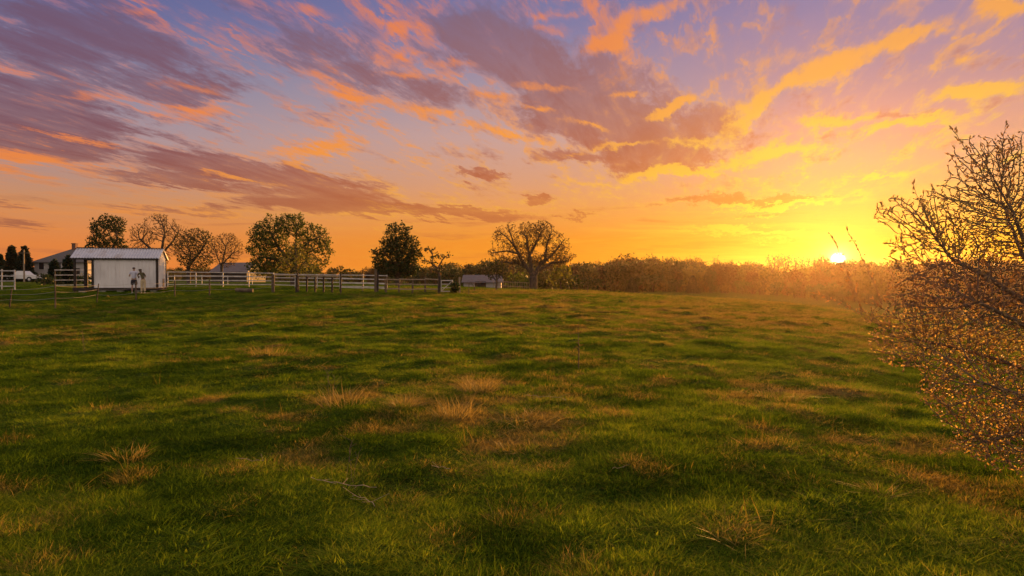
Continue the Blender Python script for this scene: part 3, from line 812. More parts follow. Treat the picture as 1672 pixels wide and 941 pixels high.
tree('poplar_tree', 'dense dark egg-shaped tree with a pointed twin top beside the twisted pine', 650, 454, 72,
     [(650, 415, 34, 36), (642, 385, 15, 24), (662, 382, 13, 20), (624, 420, 18, 24), (676, 415, 16, 30), (680, 392, 8, 14), (628, 398, 10, 16), (650, 442, 36, 14), (632, 436, 24, 18)],
     [[(650, 462), (650, 420), (647, 385), (645, 368)], [(650, 430), (664, 400), (664, 372)], [(650, 435), (626, 410)], [(650, 435), (678, 405)]], n=4200, seg=.2, kill=.26, base_r=.3, trop=(0, 0, .7), clump=(.9, .40),
     leaf=[(L_dark, .14, 6, .025, .11)], seed=10, shell=.2)
tree('pine_tree', 'small twisted pine with flat layered limbs right of the dense dark tree', 716, 456, 66,
     [(703, 408, 14, 5), (716, 418, 16, 5), (700, 428, 16, 4), (722, 438, 14, 5), (733, 418, 6, 10), (700, 438, 12, 4), (710, 446, 14, 5)],
     [[(718, 464), (718, 450), (714, 438), (704, 430), (694, 424)], [(714, 440), (722, 425), (735, 412)], [(706, 431), (706, 415), (698, 404)], [(716, 445), (700, 436), (690, 440)]], n=420, seg=.2, kill=.26, base_r=.15, trop=(0, 0, 0),
     leaf=[(L_dark, .14, 2, .025, .07), (L_bud, .12, 1, .025, .06)], seed=11, bark=BARK)
tree('oak_tree', 'wide bare old tree with heavy forking limbs standing alone left of the far woods', 872, 468, 72,
     [(820, 392, 18, 22), (832, 378, 12, 16), (862, 385, 20, 24), (885, 382, 24, 22), (905, 400, 20, 24), (922, 405, 10, 20), (808, 412, 14, 9), (832, 425, 30, 10), (932, 418, 10, 8), (900, 425, 34, 12), (850, 410, 26, 20)],
     [[(871, 478), (871, 455), (866, 430), (862, 405), (860, 388), (852, 380)], [(868, 448), (852, 425), (840, 402), (828, 388), (812, 376)], [(840, 402), (833, 380), (830, 368)], [(843, 414), (828, 410), (806, 413)],
      [(872, 452), (882, 432), (900, 418), (912, 404), (922, 390)], [(864, 418), (874, 400), (884, 378)], [(876, 444), (900, 430), (928, 426)], [(866, 440), (845, 430), (818, 428)], [(890, 424), (893, 400), (900, 380)]],
     n=8500, seg=.14, kill=.18, base_r=.42, tip=.017, leaf=L_bud, lsize=.10, per=2.2, rmax=.022, spread=.09, seed=12, shell=.1, ex=1.8, trop=(0, 0, .4), wob=.08, clump=(.9, .36))
tree('small_tree', 'small leafy tree on a thin trunk left of the bare old oak', 811, 470, 58,
     [(811, 438, 15, 16), (800, 446, 10, 12), (822, 446, 10, 12)], [[(810, 480), (811, 458), (811, 440)], [(811, 460), (801, 445)], [(811, 458), (821, 444)]], n=420, seg=.18, kill=.24, base_r=.09, tip=.01,
     leaf=L_oliv, lsize=.13, per=4, rmax=.03, spread=.1, seed=13, shell=.2)
for px_, py_, w_, h_, Y_, lf, lab, sd_ in [
        (915, 450, 20, 22, 84, L_yel, 'yellowish bushy tree at the right foot of the bare old oak', 21),
        (890, 460, 24, 14, 88, L_oliv, 'olive thicket directly behind the trunk of the bare old oak', 22),
        (938, 462, 14, 12, 86, L_dark, 'dark green shrub right of the yellowish bushy tree', 23),
        (845, 458, 18, 14, 86, L_green, 'green shrub left of the bare old oak trunk', 24)]:
    tree('bushy_shrub', lab, px_, py_ + 18, Y_, [(px_, py_, w_, h_), (px_ - w_ * .5, py_ + 5, w_ * .6, h_ * .7), (px_ + w_ * .5, py_ + 5, w_ * .6, h_ * .7)],
         [[(px_, py_ + 22), (px_, py_ + 4)], [(px_, py_ + 12), (px_ - w_ * .4, py_)], [(px_, py_ + 12), (px_ + w_ * .4, py_)]], n=420, seg=.3, kill=.42, base_r=.12, leaf=lf, lsize=.24, per=4, rmax=.03, spread=.2, seed=sd_, shell=.15, cat='shrub')
tree('young_fruit_tree', 'tiny bare vase-shaped sapling in front of the low grey barn', 775, 476, 56,
     [(768, 462, 6, 8), (782, 462, 6, 8)], [[(775, 478), (775, 470), (768, 460)], [(775, 470), (782, 460)]], n=90, seg=.12, kill=.14, base_r=.035, tip=.008, leaf=None, seed=31, trop=(0, 0, .4))
tree('sapling', 'thin lone sapling with a few buds standing out in the open pasture', 945, 590, 13.2,
     [(945, 545, 7, 26), (945, 565, 10, 14)], [[(945, 596), (945, 570), (944, 545), (945, 525)]], n=90, seg=.05, kill=.06, infl=.5, base_r=.011, tip=.0025, leaf=L_bud, lsize=.022, per=1, rmax=.004, spread=.012, seed=32, trop=(0, 0, .5))

cone = [(20, 108, 9, 402, 'left one of the dark spruce pair left of the farmhouse'), (40, 110, 8, 403, 'right one of the dark spruce pair, behind the utility pole'), (0, 112, 7, 416, 'short dark spruce cut off by the left edge of the view')]
for px_, Y_, rw, ty, lab in cone:
    g_ = gat(px_, Y_); h_ = at(px_, ty, Y_).z - g_.z
    conifer('spruce_tree', lab, g_, h_, h_ * .30, px_ + 50, 'spruces beyond the paddock')
for px_, Y_, ty, lab in [(89, 72, 424, 'small dark spruce in front of the farmhouse, left of its neighbour'), (112, 76, 419, 'small dark spruce beside the open end of the shed')]:
    g_ = gat(px_, Y_); h_ = at(px_, ty, Y_).z - g_.z
    conifer('spruce_tree', lab, g_, h_, h_ * .24, px_ + 70, 'spruces beyond the paddock')
g_ = gat(1131, 150); conifer('spruce_tree', 'lone dark conifer standing at the near edge of the far woods', g_, 3.9, 1.5, 77)
g_ = gat(1032, 152); conifer('spruce_tree', 'short dark conifer at the woods edge left of the lone conifer', g_, 3.4, 1.4, 78)
for px_, Y_, w_, lab in [(72, 60, 1.1, 'low juniper bush at the foot of the farmhouse spruces'), (136, 66, .8, 'little dark bush seen through the open bay of the shed')]:
    g_ = gat(px_, Y_)
    tree('juniper_bush', lab, px_, 460, Y_, [(px_, 455, 12, 8), (px_ - 8, 458, 9, 6), (px_ + 8, 458, 9, 6)], [[(px_, 468), (px_, 456)]], n=240, seg=.16, kill=.22, base_r=.06, leaf=L_dark, lsize=.14, per=4, rmax=.03, spread=.1, seed=px_, cat='bush', shell=.2)

# ------------------------------------------------------------------ woods
def wood_variant(nm, h, w, seed, leafm, per, n=260, ls=.5, barkm=None, low=.35, spread=.35):
    gg = np.random.default_rng(seed); w *= gg.uniform(.8, 1.25)
    E = [(0, 0, h * .68, w, w, h * .30, 1), (w * .4, 0, h * .5, w * .7, w * .7, h * .25, 1), (-w * .4, 0, h * .45, w * .7, w * .7, h * low * .7, 1)]
    pos, par = colonize([[(0, 0, -.3), (0, 0, h * .35), (.2, .1, h * .6)], [(0, 0, h * .3), (w * .4, .3, h * .6)], [(0, 0, h * .32), (-w * .4, -.3, h * .62)]], E, n, .55, 4, .8, (0, 0, .1), seed, .16)
    r, _ = radii(pos, par, .02, .2)
    v, f = wood_mesh(nm, pos, par, r, 3, 5)
    P_, D_ = foliage_pts(pos, par, r, .1, per, spread, seed)
    lv, q = leaf_quads(P_, ls, seed, dirs=D_)
    me = np_mesh(nm, np.concatenate([v, lv]), f + [q + len(v)])
    me.materials.append(barkm or BARKD); me.materials.append(leafm)
    nb = sum(len(a) for a in f); mi = np.zeros(nb + len(q), np.int32); mi[nb:] = 1
    me.polygons.foreach_set('material_index', mi)
    return me
WL = leafmat('leaf_far_woods', [(.05, .03, .012), (.10, .06, .02), (.05, .065, .018), (.03, .042, .014), (.13, .13, .03)], .12, wood=True)
WV = [wood_variant('wood', 10, 3.6, 501 + k, WL, (4, 6, 5, 7)[k % 4], 420, .42, low=.75, spread=.42) for k in range(6)] + [wood_variant('wood', 5.0, 3.0, 520 + k, (L_oliv, L_dark)[k % 2], 3, 160, .45, low=.6) for k in range(2)]
def wtop(px): return np.interp(px, [-400, 300, 560, 620, 700, 745, 790, 850, 930, 1000, 1060, 1120, 1180, 1240, 1330, 1380, 1450, 1600, 1800, 2400], [440, 440, 444, 434, 436, 430, 425, 424, 428, 427, 423, 423, 431, 434, 434, 430, 430, 427, 420, 410])
def wd0(px): return np.interp(px, [-400, 560, 740, 900, 1000, 1130, 1250, 1380, 1500, 1700, 2000, 2400], [250, 230, 150, 150, 165, 168, 172, 160, 140, 122, 110, 100])
PT, SC, VR = [], [], []
g = np.random.default_rng(5)
for row in range(8):
    px = -400.0
    while px < 2400:
        Dp = wd0(px) + row * 9 + g.uniform(-3, 3)
        x = (px - 836) / FPX * Dp; gz = zg(x, Dp)
        top = EYE + (HOR - (wtop(px) + g.uniform(-4, 9) + 3 * math.sin(px * .035) + 2 * math.sin(px * .11) - (5 if g.uniform() < .14 and row > 2 else 0) + max(0, 5 - row) * 1.6)) / FPX * Dp
        h = max(2.2, top - gz)
        if row == 0 and g.uniform() < .9:
            h = min(h, g.uniform(2.4, 5.2)); v_ = 6 + g.integers(0, 2); s_ = h / 5.0
        else: v_ = g.integers(0, 6); s_ = h / 10.0
        PT.append((x, Dp, gz)); SC.append((s_ * g.uniform(.8, 1.15) * (1.3 if s_ < .6 else 1), s_, s_)); VR.append(v_)
        px += (4.6 * FPX / Dp) * g.uniform(.5, 1.4)
n = len(PT)
PT = np.array(PT); SC = np.array(SC); VR = np.array(VR)
woods = scatter('woods', PT, np.stack([np.zeros(n), np.zeros(n), g.uniform(0, 6.283, n)], 1), SC, VR, np.zeros(n), g.uniform(0, 1, n), WV, None)

# trees of the woods that stand clear above the skyline
def sky_tree(nm, h, w, seed, per):
    t = empty(nm, (0, 0, 0))
    E = [(0, 0, h * .8, w, w, h * .2, 1), (w * .3, 0, h * .62, w * .7, w * .7, h * .18, 1)]
    pos, par = colonize([[(0, 0, -.3), (.1, 0, h * .5), (0, .1, h * .75)], [(0, 0, h * .45), (w * .4, .2, h * .75)], [(0, 0, h * .5), (-w * .4, -.2, h * .78)]], E, 260, .45, 3, .55, (0, 0, .45), seed, .14)
    r, _ = radii(pos, par, .035, .2)
    v, f = wood_mesh('trunk', pos, par, r, 3, 6); link('trunk', np_mesh('trunk', v, f), BARKD, t)
    P_, D_ = foliage_pts(pos, par, r, .08, per, .22, seed)
    v, q = leaf_quads(P_, .3, seed, dirs=D_); link('crown', np_mesh('crown', v, [q]), L_bud, t)
    return t
protos = [sky_tree('tall_tree', 11, 1.7, 601, 1), sky_tree('tall_tree', 11, 2.2, 602, 1), sky_tree('tall_tree', 11, 1.9, 603, 2)]
used = set()
SKYT = [(1260, 417, 1, 'leftmost of the feathery trees on the skyline left of the sun'), (1271, 416, 0, 'second feathery tree from the left in the skyline clump left of the sun'), (1283, 416, 2, 'rightmost tree of the dense skyline clump left of the sun'),
        (1299, 418, 0, 'slim feathery skyline tree just right of the dense clump'), (1314, 421, 1, 'low spreading skyline tree midway between the clump and the sun'), (1332, 418, 0, 'left tree of the last skyline pair before the sun'), (1343, 416, 2, 'right tree of the last skyline pair, nearest the sun'),
        (1386, 424, 1, 'small round-topped skyline tree just right of the sun'), (1095, 418, 1, 'round-topped tree above the woods skyline over the lone conifer'), (1139, 418, 2, 'crooked tree topping the woods left of the low skyline gap'), (1168, 419, 0, 'twiggy tree at the right end of the raised woods skyline'),
        (1068, 419, 2, 'broad brown tree standing above the woods skyline'), (1024, 424, 0, 'thin tree above the woods right of the bright gaps'), (995, 427, 1, 'twiggy tree beside the bright gaps in the woods skyline'), (975, 424, 0, 'small skyline tree right of the bare old oak')]
for k, (px_, ty, pr, lab) in enumerate(SKYT):
    t = protos[pr]
    if pr in used: t = copy_tree(protos[pr])
    used.add(pr)
    Y_ = float(wd0(px_)) + 44 + (k % 3) * 4
    g_ = gat(px_, Y_); h_ = at(px_, ty, Y_).z - g_.z
    t.location = g_; t.rotation_euler = (0, 0, k * 1.3); t.scale = (h_ / 11,) * 3
    tag(t, lab, 'tree', 'trees above the woods skyline')

# ------------------------------------------------------------------ buildings
WHITE = mat('white_painted_metal', [(.60, .57, .56), (.74, .71, .70), (.80, .78, .77)], 1.3, .45, stretch=(1, 1, .4))
ROOFM = mat('galvanised_roof', [(.42, .43, .48), (.52, .53, .58), (.36, .32, .30)], 1.1, .42, .55, stretch=(1, 1, .3))
DARKW = mat('dark_stained_timber', [(.018, .011, .008), (.04, .026, .018)], 9, .8, stretch=(1, 1, .3), bump=.3)
OLDW = mat('weathered_fence_wood', [(.05, .032, .02), (.10, .07, .045), (.16, .12, .08)], 12, .9, stretch=(1, 1, .2), bump=.5)
PALEW = mat('pale_bleached_wood', [(.22, .16, .10), (.34, .26, .18)], 9, .85, stretch=(1, 1, .3), bump=.3)
FENCEW = mat('white_fence_paint', [(.34, .30, .27), (.52, .48, .45), (.64, .60, .58)], 2.5, .6)
STEEL = mat('galvanised_wire', [(.35, .31, .27), (.5, .46, .4)], 20, .5, .5)
SIDING = mat('pale_house_siding', [(.34, .31, .30), (.42, .39, .37)], 2, .8, stretch=(.2, .2, 4))
SHING = mat('grey_shingles', [(.07, .062, .06), (.11, .10, .10)], 7, .9, bump=.4)
BRICK = mat('chimney_brick', [(.12, .06, .04), (.20, .10, .07)], 16, .9)
GLASS = mat('dark_window_glass', [(.02, .02, .025), (.03, .03, .035)], 3, .15)
CONC = mat('pale_concrete', [(.30, .28, .25), (.42, .40, .36)], 6, .9)
RUST = mat('rusty_barn_metal', [(.09, .07, .065), (.14, .115, .11)], 2, .6, .2)

# shed: origin at its front right corner, x' runs left along the front, y' runs back
sh = empty('shed', (0, 0, 0)); tag(sh, 'small white ribbed metal shed with grey corrugated roof and open bay on its left end', 'shed')
c0 = at(257, 472, 47.0); a_ = R(14.5)
ex = Vector((-math.cos(a_), -math.sin(a_), 0)); ey = Vector((-math.sin(a_), math.cos(a_), 0))
gzS = zg(c0.x + ex.x * 2 + ey.x, c0.y + ex.y * 2 + ey.y)
sh.location = (c0.x, c0.y, gzS)
sh.rotation_euler = (0, 0, a_)        # local -x is "left along the front", +y is back
Lw, Lt, Dp = 3.95, 5.15, 2.4
Z0, ZE, ZR = 0.27, 2.34, 2.98
def ribwall(x0, x1, y, z0, ztop, rib=.228, out=-1, axis='x'):
    """folded steel sheet: flat pans with raised ribs; ztop may be a function along the wall"""
    m = MB(); prof = []; x = x0; n = max(1, int(round((x1 - x0) / rib))); rib = (x1 - x0) / n
    for i in range(n):
        for f, d in ((0, 0), (.70, 0), (.77, .028), (.90, .028)):
            prof.append((x0 + rib * (i + f), d))
        if i == n - 1: prof.append((x1, 0))
    pts = []
    for p, d in prof:
        zt = ztop(p) if callable(ztop) else ztop
        for z in (z0, zt):
            pts.append((p, y + out * d, z) if axis == 'x' else (y + out * d, p, z))
    k = len(prof)
    m.poly(pts, [[2 * i, 2 * i + 2, 2 * i + 3, 2 * i + 1] for i in range(k - 1)])
    return m
gab = lambda y: ZE + (ZR - ZE) * (1 - abs(y - Dp / 2) / (Dp / 2)) - .03
ribwall(-Lw, 0, 0, Z0, ZE - .02).build('front_wall', WHITE, sh)
w2 = ribwall(0, Dp, 0, Z0, gab, out=1, axis='y').build('gable_wall', WHITE, sh); tag(w2, 'gable end wall facing the low sun')
ribwall(0, Dp, -Lw, Z0, gab, out=-1, axis='y').build('partition_wall', WHITE, sh)
ribwall(-Lw, 0, Dp, Z0, ZE - .02, out=1).build('back_wall', WHITE, sh)
for x, y in ((0.0, 0.0), (-Lw, 0.0), (0.0, Dp)):
    MB().box(x - .075, x + .06, y - .06, y + .07, Z0 - .02, ZE).build('corner_trim', DARKW, sh)
for x, y in ((-Lt + .1, .05), (-Lw - .62, .5), (-Lt + .1, Dp - .05), (-Lw - .45, Dp - .05)):
    MB().box(x - .06, x + .06, y - .06, y + .06, .02, ZE - .02).build('post', DARKW, sh)
sk = MB()
for y in (0.0, Dp): sk.box(-Lt, .05, y - .07, y + .07, .08, Z0)
for x in (-Lt + .02, -Lw, -Lw / 2, 0): sk.box(x - .06, x + .06, .08, Dp - .08, .1, Z0 - .02)
sk.build('skid_base', DARKW, sh)
for x in (-4.6, -3.4, -2.3, -1.2, -.25): MB().box(x - .2, x + .2, -.05, .2, -.12, .1).build('foundation_block', CONC, sh)
# corrugated roof: waves along the ridge direction, two slopes
def roof(nm, x0, x1, front):
    m = MB(); n = int((x1 - x0) / .035); pts = []
    sl = (ZR - ZE) / (Dp / 2); ov = .16
    for i in range(n + 1):
        x = x0 + (x1 - x0) * i / n; dz = .02 * math.sin(i * 2 * math.pi / 5)
        y0 = -ov if front else Dp + ov
        pts += [(x, y0, ZE - sl * ov + dz + .03), (x, Dp / 2, ZR + dz + .03), (x, y0, ZE - sl * ov + dz + .022), (x, Dp / 2, ZR + dz + .022)]
    f = []
    for i in range(n):
        f += [[4 * i, 4 * i + 4, 4 * i + 5, 4 * i + 1], [4 * i + 2, 4 * i + 3, 4 * i + 7, 4 * i + 6], [4 * i, 4 * i + 2, 4 * i + 6, 4 * i + 4]]
    m.poly(pts, f); return m.build(nm, ROOFM, sh)
roof('roof', -Lt - .12, .16, True); roof('roof', -Lt - .12, .16, False)
MB().plank((-Lt - .13, Dp / 2, ZR + .05), (.17, Dp / 2, ZR + .05), .03, .16).build('ridge_cap', DARKW, sh)
sl = (ZR - ZE) / (Dp / 2)
MB().box(-Lt - .1, .13, -.13, -.07, ZE - .17, ZE - .045).build('fascia', DARKW, sh)
MB().box(-Lt - .1, .13, Dp + .07, Dp + .13, ZE - .17, ZE - .045).build('fascia', DARKW, sh)
for x in (-Lt - .11, .14):
    for s in (0, 1):
        y0 = -.16 if s == 0 else Dp + .16
        MB().plank((x, y0, ZE - sl * .16 - .03), (x, Dp / 2, ZR - .03), .10, .035).build('barge_board', DARKW if x < 0 else WHITE, sh)
h = MB().box(.035, .06, 1.35, 1.75, .34, .88).build('hatch', PALEW, sh); tag(h, 'small pale hatch low in the gable wall')
MB().box(.062, .075, 1.38, 1.42, .58, .64).build('handle', DARKW, h)

# farmhouse
hx = empty('farmhouse', (0, 0, 0)); tag(hx, 'pale farmhouse with grey hipped roof and brick chimney behind the little shed', 'house')
Yh = 112.0; hL = at(56, 456, Yh); hR_ = at(142, 456, Yh); gh = zg((hL.x + hR_.x) / 2, Yh)
hx.location = (hL.x, Yh, gh); wd = hR_.x - hL.x
eav = at(60, 428, Yh).z - gh; rid = at(100, 403, Yh).z - gh; hd = 8.0
m = MB().box(0, wd, 0, hd, -.3, eav); m.build('wall', SIDING, hx)
o_ = .35
rf = MB().poly([(-o_, -o_, eav), (wd + o_, -o_, eav), (wd + o_, hd + o_, eav), (-o_, hd + o_, eav), (hd * .54, hd / 2, rid), (wd - hd * .42, hd / 2, rid),
               (-o_, -o_, eav - .15), (wd + o_, -o_, eav - .15), (wd + o_, hd + o_, eav - .15), (-o_, hd + o_, eav - .15)],
              [[0, 1, 5, 4], [1, 2, 5], [2, 3, 4, 5], [3, 0, 4], [0, 6, 7, 1], [1, 7, 8, 2], [2, 8, 9, 3], [3, 9, 6, 0], [6, 9, 8, 7]]).build('roof', SHING, hx)
cx_ = at(99, 400, Yh).x - hL.x
ch = MB().box(cx_ - .32, cx_ + .32, hd / 2 - .7, hd / 2 - .06, rid - 1.2, rid + .62).box(cx_ - .38, cx_ + .38, hd / 2 - .76, hd / 2, rid + .622, rid + .74).build('chimney', BRICK, rf)
for px_ in (68, 84, 96):
    wx = at(px_, 434, Yh).x - hL.x; wz = at(px_, 440, Yh).z - gh
    fr = MB().box(wx - .5, wx + .5, -.06, -.003, wz - .08, wz + 1.3).build('window', FENCEW, hx)
    MB().box(wx - .4, wx + .4, -.085, -.063, wz, wz + 1.2).build('pane', GLASS, fr)
MB().box(wd * .75, wd * .75 + 1.0, -.06, -.004, .1, 2.2).build('door', DARKW, hx)

def barn(px0, px1, ye, yr, Y, label, D, mat_r, mat_w, nm='barn'):
    t = empty(nm, (0, 0, 0)); tag(t, label, 'barn')
    a, b = at(px0, 450, Y), at(px1, 450, Y); gz_ = zg((a.x + b.x) / 2, Y); t.location = (a.x, Y, gz_)
    w = b.x - a.x; e, r_ = at(px0, ye, Y).z - gz_, at(px0, yr, Y).z - gz_
    m = MB().poly([(0, 0, -.5), (w, 0, -.5), (w, D, -.5), (0, D, -.5), (0, 0, e), (w, 0, e), (w, D, e), (0, D, e), (0, D / 2, r_ - .03), (w, D / 2, r_ - .03)],
                  [[0, 1, 5, 4], [2, 3, 7, 6], [0, 4, 8, 7, 3], [1, 2, 6, 9, 5]])
    m.build('wall', mat_w, t)
    o = .3; k = (r_ - e) / (D / 2) * o
    MB().poly([(-o, -o, e - k), (w + o, -o, e - k), (w + o, D / 2, r_), (-o, D / 2, r_), (w + o, D + o, e - k), (-o, D + o, e - k),
               (-o, -o, e - k - .08), (w + o, -o, e - k - .08), (w + o, D / 2, r_ - .08), (-o, D / 2, r_ - .08), (w + o, D + o, e - k - .08), (-o, D + o, e - k - .08)],
              [[0, 1, 2, 3], [3, 2, 4, 5], [0, 6, 7, 1], [1, 7, 8, 2], [2, 8, 10, 4], [3, 9, 6, 0], [5, 11, 9, 3], [4, 10, 11, 5], [6, 9, 8, 7], [9, 11, 10, 8]]).build('roof', mat_r, t)
    MB().box(w * .3, w * .3 + 1.6, -.05, -.004, 0, max(1.0, e * .8)).build('door', DARKW, t)
    return t
barn(345, 403, 443, 428, 118, 'long dark grey barn roof seen between the bare tree and the big green tree', 9, RUST, DARKW)
barn(757, 818, 460, 449, 98, 'low grey roofed barn behind the small tree, left of the bare old oak', 6, RUST, SIDING)

# ------------------------------------------------------------------ fences
def rail_fence(name, label, p0, p1, gap, hgt, nr, wm, pm=None, post=.05, rail=.05, group=None, dz=0.0, top=None, cat='fence', square=True, jit=0.0):
    """run of posts and rails following the ground between two plan points"""
    p0, p1 = Vector(p0[:2]), Vector(p1[:2]); L = (p1 - p0).length; n = max(1, round(L / gap))
    t = empty(name, (p0.x, p0.y, zg(*p0))); tag(t, label, cat, group); org = Vector(t.location)
    g = random.Random(int(L * 100)); P = []
    for i in range(n + 1):
        q = p0.lerp(p1, i / n); P.append(Vector((q.x, q.y, zg(*q) + dz)) - org)
    for q in P:
        j = g.uniform(-jit, jit); hh = hgt * (1 + g.uniform(-jit, jit) * 1.5) + .06
        b = MB()
        if square: b.plank(q + Vector((0, 0, -.3)) + Vector((0, .001, 0)), q + Vector((j * .6, j * .3 + .001, hh)), post, post) if False else b.bar(q + Vector((0, 0, -.3)), q + Vector((j * .5, j * .3, hh)), post * .7, 4)
        else: b.bar(q + Vector((0, 0, -.3)), q + Vector((j * .5, j * .3, hh)), post, 7, r2=post * .85)
        b.build('post', pm or wm, t)
    for r_ in range(nr):
        z = hgt * (r_ + (1 if nr < 4 else .75)) / (nr if nr < 4 else nr - .25)
        m = MB()
        for a, b in zip(P[:-1], P[1:]):
            m.plank(a + Vector((0, -post * .75, z + g.uniform(-jit, jit) * .3)), b + Vector((0, -post * .75, z + g.uniform(-jit, jit) * .3)), rail, rail * .5)
        o = m.build('rail', top if (top and r_ == nr - 1) else wm, t)
    return t
F = lambda px, Y: ((px - 836) / FPX * Y, Y)
rail_fence('corral_fence', 'white four-rail fence running right from the shed past the bare trees', F(274, 57), F(447, 62), 1.95, 1.30, 4, FENCEW, post=.07, rail=.07, jit=.03)
rail_fence('corral_fence', 'farther white rail fence doubled behind the first one, below the small bare tree', F(285, 70), F(412, 76), 3.2, .95, 2, FENCEW, post=.06, rail=.07)
rail_fence('corral_fence', 'white rail fence behind the dark posts, below the big green tree', F(447, 62.3), F(632, 58), 2.2, 1.22, 4, FENCEW, post=.06, rail=.07, jit=.035)
rail_fence('paddock_fence', 'white rails and posts seen through and left of the open shed bay', F(90, 52), F(157, 54), 1.2, 1.45, 4, FENCEW, pm=OLDW, post=.07, rail=.065)
rail_fence('paddock_fence', 'white fence cut off by the left edge of the view with a pale end post', F(-60, 50), F(24, 49), 1.3, 1.4, 4, FENCEW, post=.07, rail=.065, jit=.06)
rail_fence('post_fence', 'short fence of dark rough posts under one pale top rail, left of the wooden pen', F(446, 49.5), F(486, 50.5), 1.78, 1.22, 1, PALEW, pm=DARKW, post=.085, rail=.07, square=False, jit=.1)
rail_fence('post_fence', 'row of closely set dark posts under a pale sagging top rail', F(487, 49), F(556, 48.5), .6, 1.22, 1, PALEW, pm=DARKW, post=.075, rail=.09, square=False, jit=.08)
rail_fence('post_fence', 'wooden post fence with bleached rails right of the tall double post', F(630, 50), F(716, 50), 1.0, 1.05, 3, PALEW, pm=OLDW, post=.075, rail=.08, square=False, jit=.12)
rail_fence('paddock_fence', 'white fence with rough boards between the closely set posts and the double post', F(556, 52), F(628, 52), 1.7, 1.0, 3, FENCEW, pm=OLDW, post=.06, rail=.08, jit=.08)
rail_fence('picket_fence', 'low pale fence beyond the dry grass left of the bare old oak trunk', F(806, 70), F(864, 72), .28, .85, 2, PALEW, post=.03, rail=.05)
for px_, Y_, h_, r_, m_, lab in [(613, 49.6, 1.72, .10, OLDW, 'tall rough post, left one of the close pair in front of the dense dark tree'), (616.5, 49.9, 1.55, .08, DARKW, 'shorter dark post touching the tall rough post'),
        (717, 49, 1.30, .085, DARKW, 'thick dark post at the hinge side of the white gate'), (750, 49.5, 1.15, .075, PALEW, 'pale tan post at the right end of the fence line'), (445.5, 48.6, 1.24, .12, OLDW, 'stout weathered post where the white rails end'),
        (484, 48.4, 1.30, .09, DARKW, 'stout dark post at the left of the closely set posts')]:
    g_ = gat(px_, Y_); p = MB().bar((0, 0, -.3), (.02, 0, h_), r_, 8, r2=r_ * .9).build('fence_post', m_); p.location = g_; tag(p, lab, 'post')
# stump-like bundle beside the gate
tree('shrub', 'small dark rounded bush against the pale tan post', 742, 478, 49, [(742, 468, 7, 8), (742, 473, 8, 6)], [[(742, 480), (742, 468)]], n=260, seg=.07, kill=.1, infl=.8, base_r=.04, tip=.006, leaf=L_dark, lsize=.09, per=5, rmax=.02, spread=.05, seed=44, cat='shrub', shell=.1)
gt = empty('gate', gat(720, 49.3)); tag(gt, 'white rail gate with a diagonal brace beside the thick dark post', 'gate')
gw, gh_ = .86, .98
fr_ = MB()
for z in (.2, gh_): fr_.plank((0, 0, z), (gw, 0, z), .06, .04)
for x in (0.02, gw - .02): fr_.box(x - .025, x + .025, -.018, .018, .17, gh_ + .03)
fr_.build('gate_frame', FENCEW, gt)
MB().plank((.03, -.045, .22), (gw - .03, -.045, gh_ - .02), .05, .025).build('brace', FENCEW, gt)
for z in (.46, .72): MB().plank((.01, .035, z), (gw - .01, .035, z), .05, .02).build('rail', FENCEW, gt)

# wire fence along the near edge of the mown ground
wf = empty('wire_fence', (0, 0, 0)); tag(wf, 'sagging wire fence on thin leaning posts along the front of the mown ground', 'fence')
WP_ = [(-60, 33, 1.15, .05, PALEW), (14, 34.2, 1.0, .035, DARKW), (90, 34, 1.2, .04, OLDW), (157, 37.5, 1.05, .03, DARKW), (222, 38.5, 1.1, .04, OLDW), (285, 42, 1.0, .045, OLDW), (342, 43, 1.02, .05, OLDW), (446, 47.5, 1.0, .07, OLDW)]
tops = []
for k, (px_, Y_, h_, r_, m_) in enumerate(WP_):
    g_ = gat(px_, Y_); ln_ = (.1, .16, 0, .13, -.01, .02, 0, 0)[k]
    MB().bar((g_.x, g_.y, g_.z - .3), (g_.x + ln_, g_.y, g_.z + h_), r_, 7, r2=r_ * .85).build('post', m_, wf)
    tops.append((g_, ln_, h_))
for fz in (.92, .68, .42):
    m = MB()
    for (a, la, ha), (b, lb, hb) in zip(tops[:-1], tops[1:]):
        A_ = a + Vector((la * fz, -.05, ha * fz)); B_ = b + Vector((lb * fz, -.05, hb * fz)); pr = A_
        for q in range(1, 9):
            t_ = q / 8; c_ = A_.lerp(B_, t_) - Vector((0, 0, .07 * math.sin(math.pi * t_))); m.bar(pr, c_, .006, 4, cap=False); pr = c_
    m.build('wire', STEEL, wf)
# thin stakes standing alone in the dry grass
for px_, Y_, h_, lab in [(959, 50, .62, 'thin bare stake on the crest right of the bare old oak'), (765, 46, .85, 'thin metal stake right of the pale tan post'), (556, 45, .95, 'thin leaning stake in front of the closely set posts')]:
    g_ = gat(px_, Y_); p = MB().bar((0, 0, -.2), (.04, 0, h_), .022, 6).build('stake', OLDW); p.location = g_; tag(p, lab, 'stake')
# bulky things on the paddock side
lg = MB().bar((-.55, 0, .17), (.6, .1, .15), .17, 9, r2=.14).build('log', OLDW, smooth=False); lg.location = gat(398, 47.5); tag(lg, 'cut log lying in the grass below the white fence', 'log')
# utility pole
up = empty('utility_pole', gat(39.5, 104)); tag(up, 'pale utility pole standing in front of the dark spruces', 'pole')
ph = at(39, 408, 104).z - up.location.z
MB().bar((0, 0, -.4), (0, 0, ph), .13, 8, r2=.09).build('pole', PALEW, up)
MB().box(-.9, .9, -.16, -.10, ph - .55, ph - .43).build('crossarm', OLDW, up)
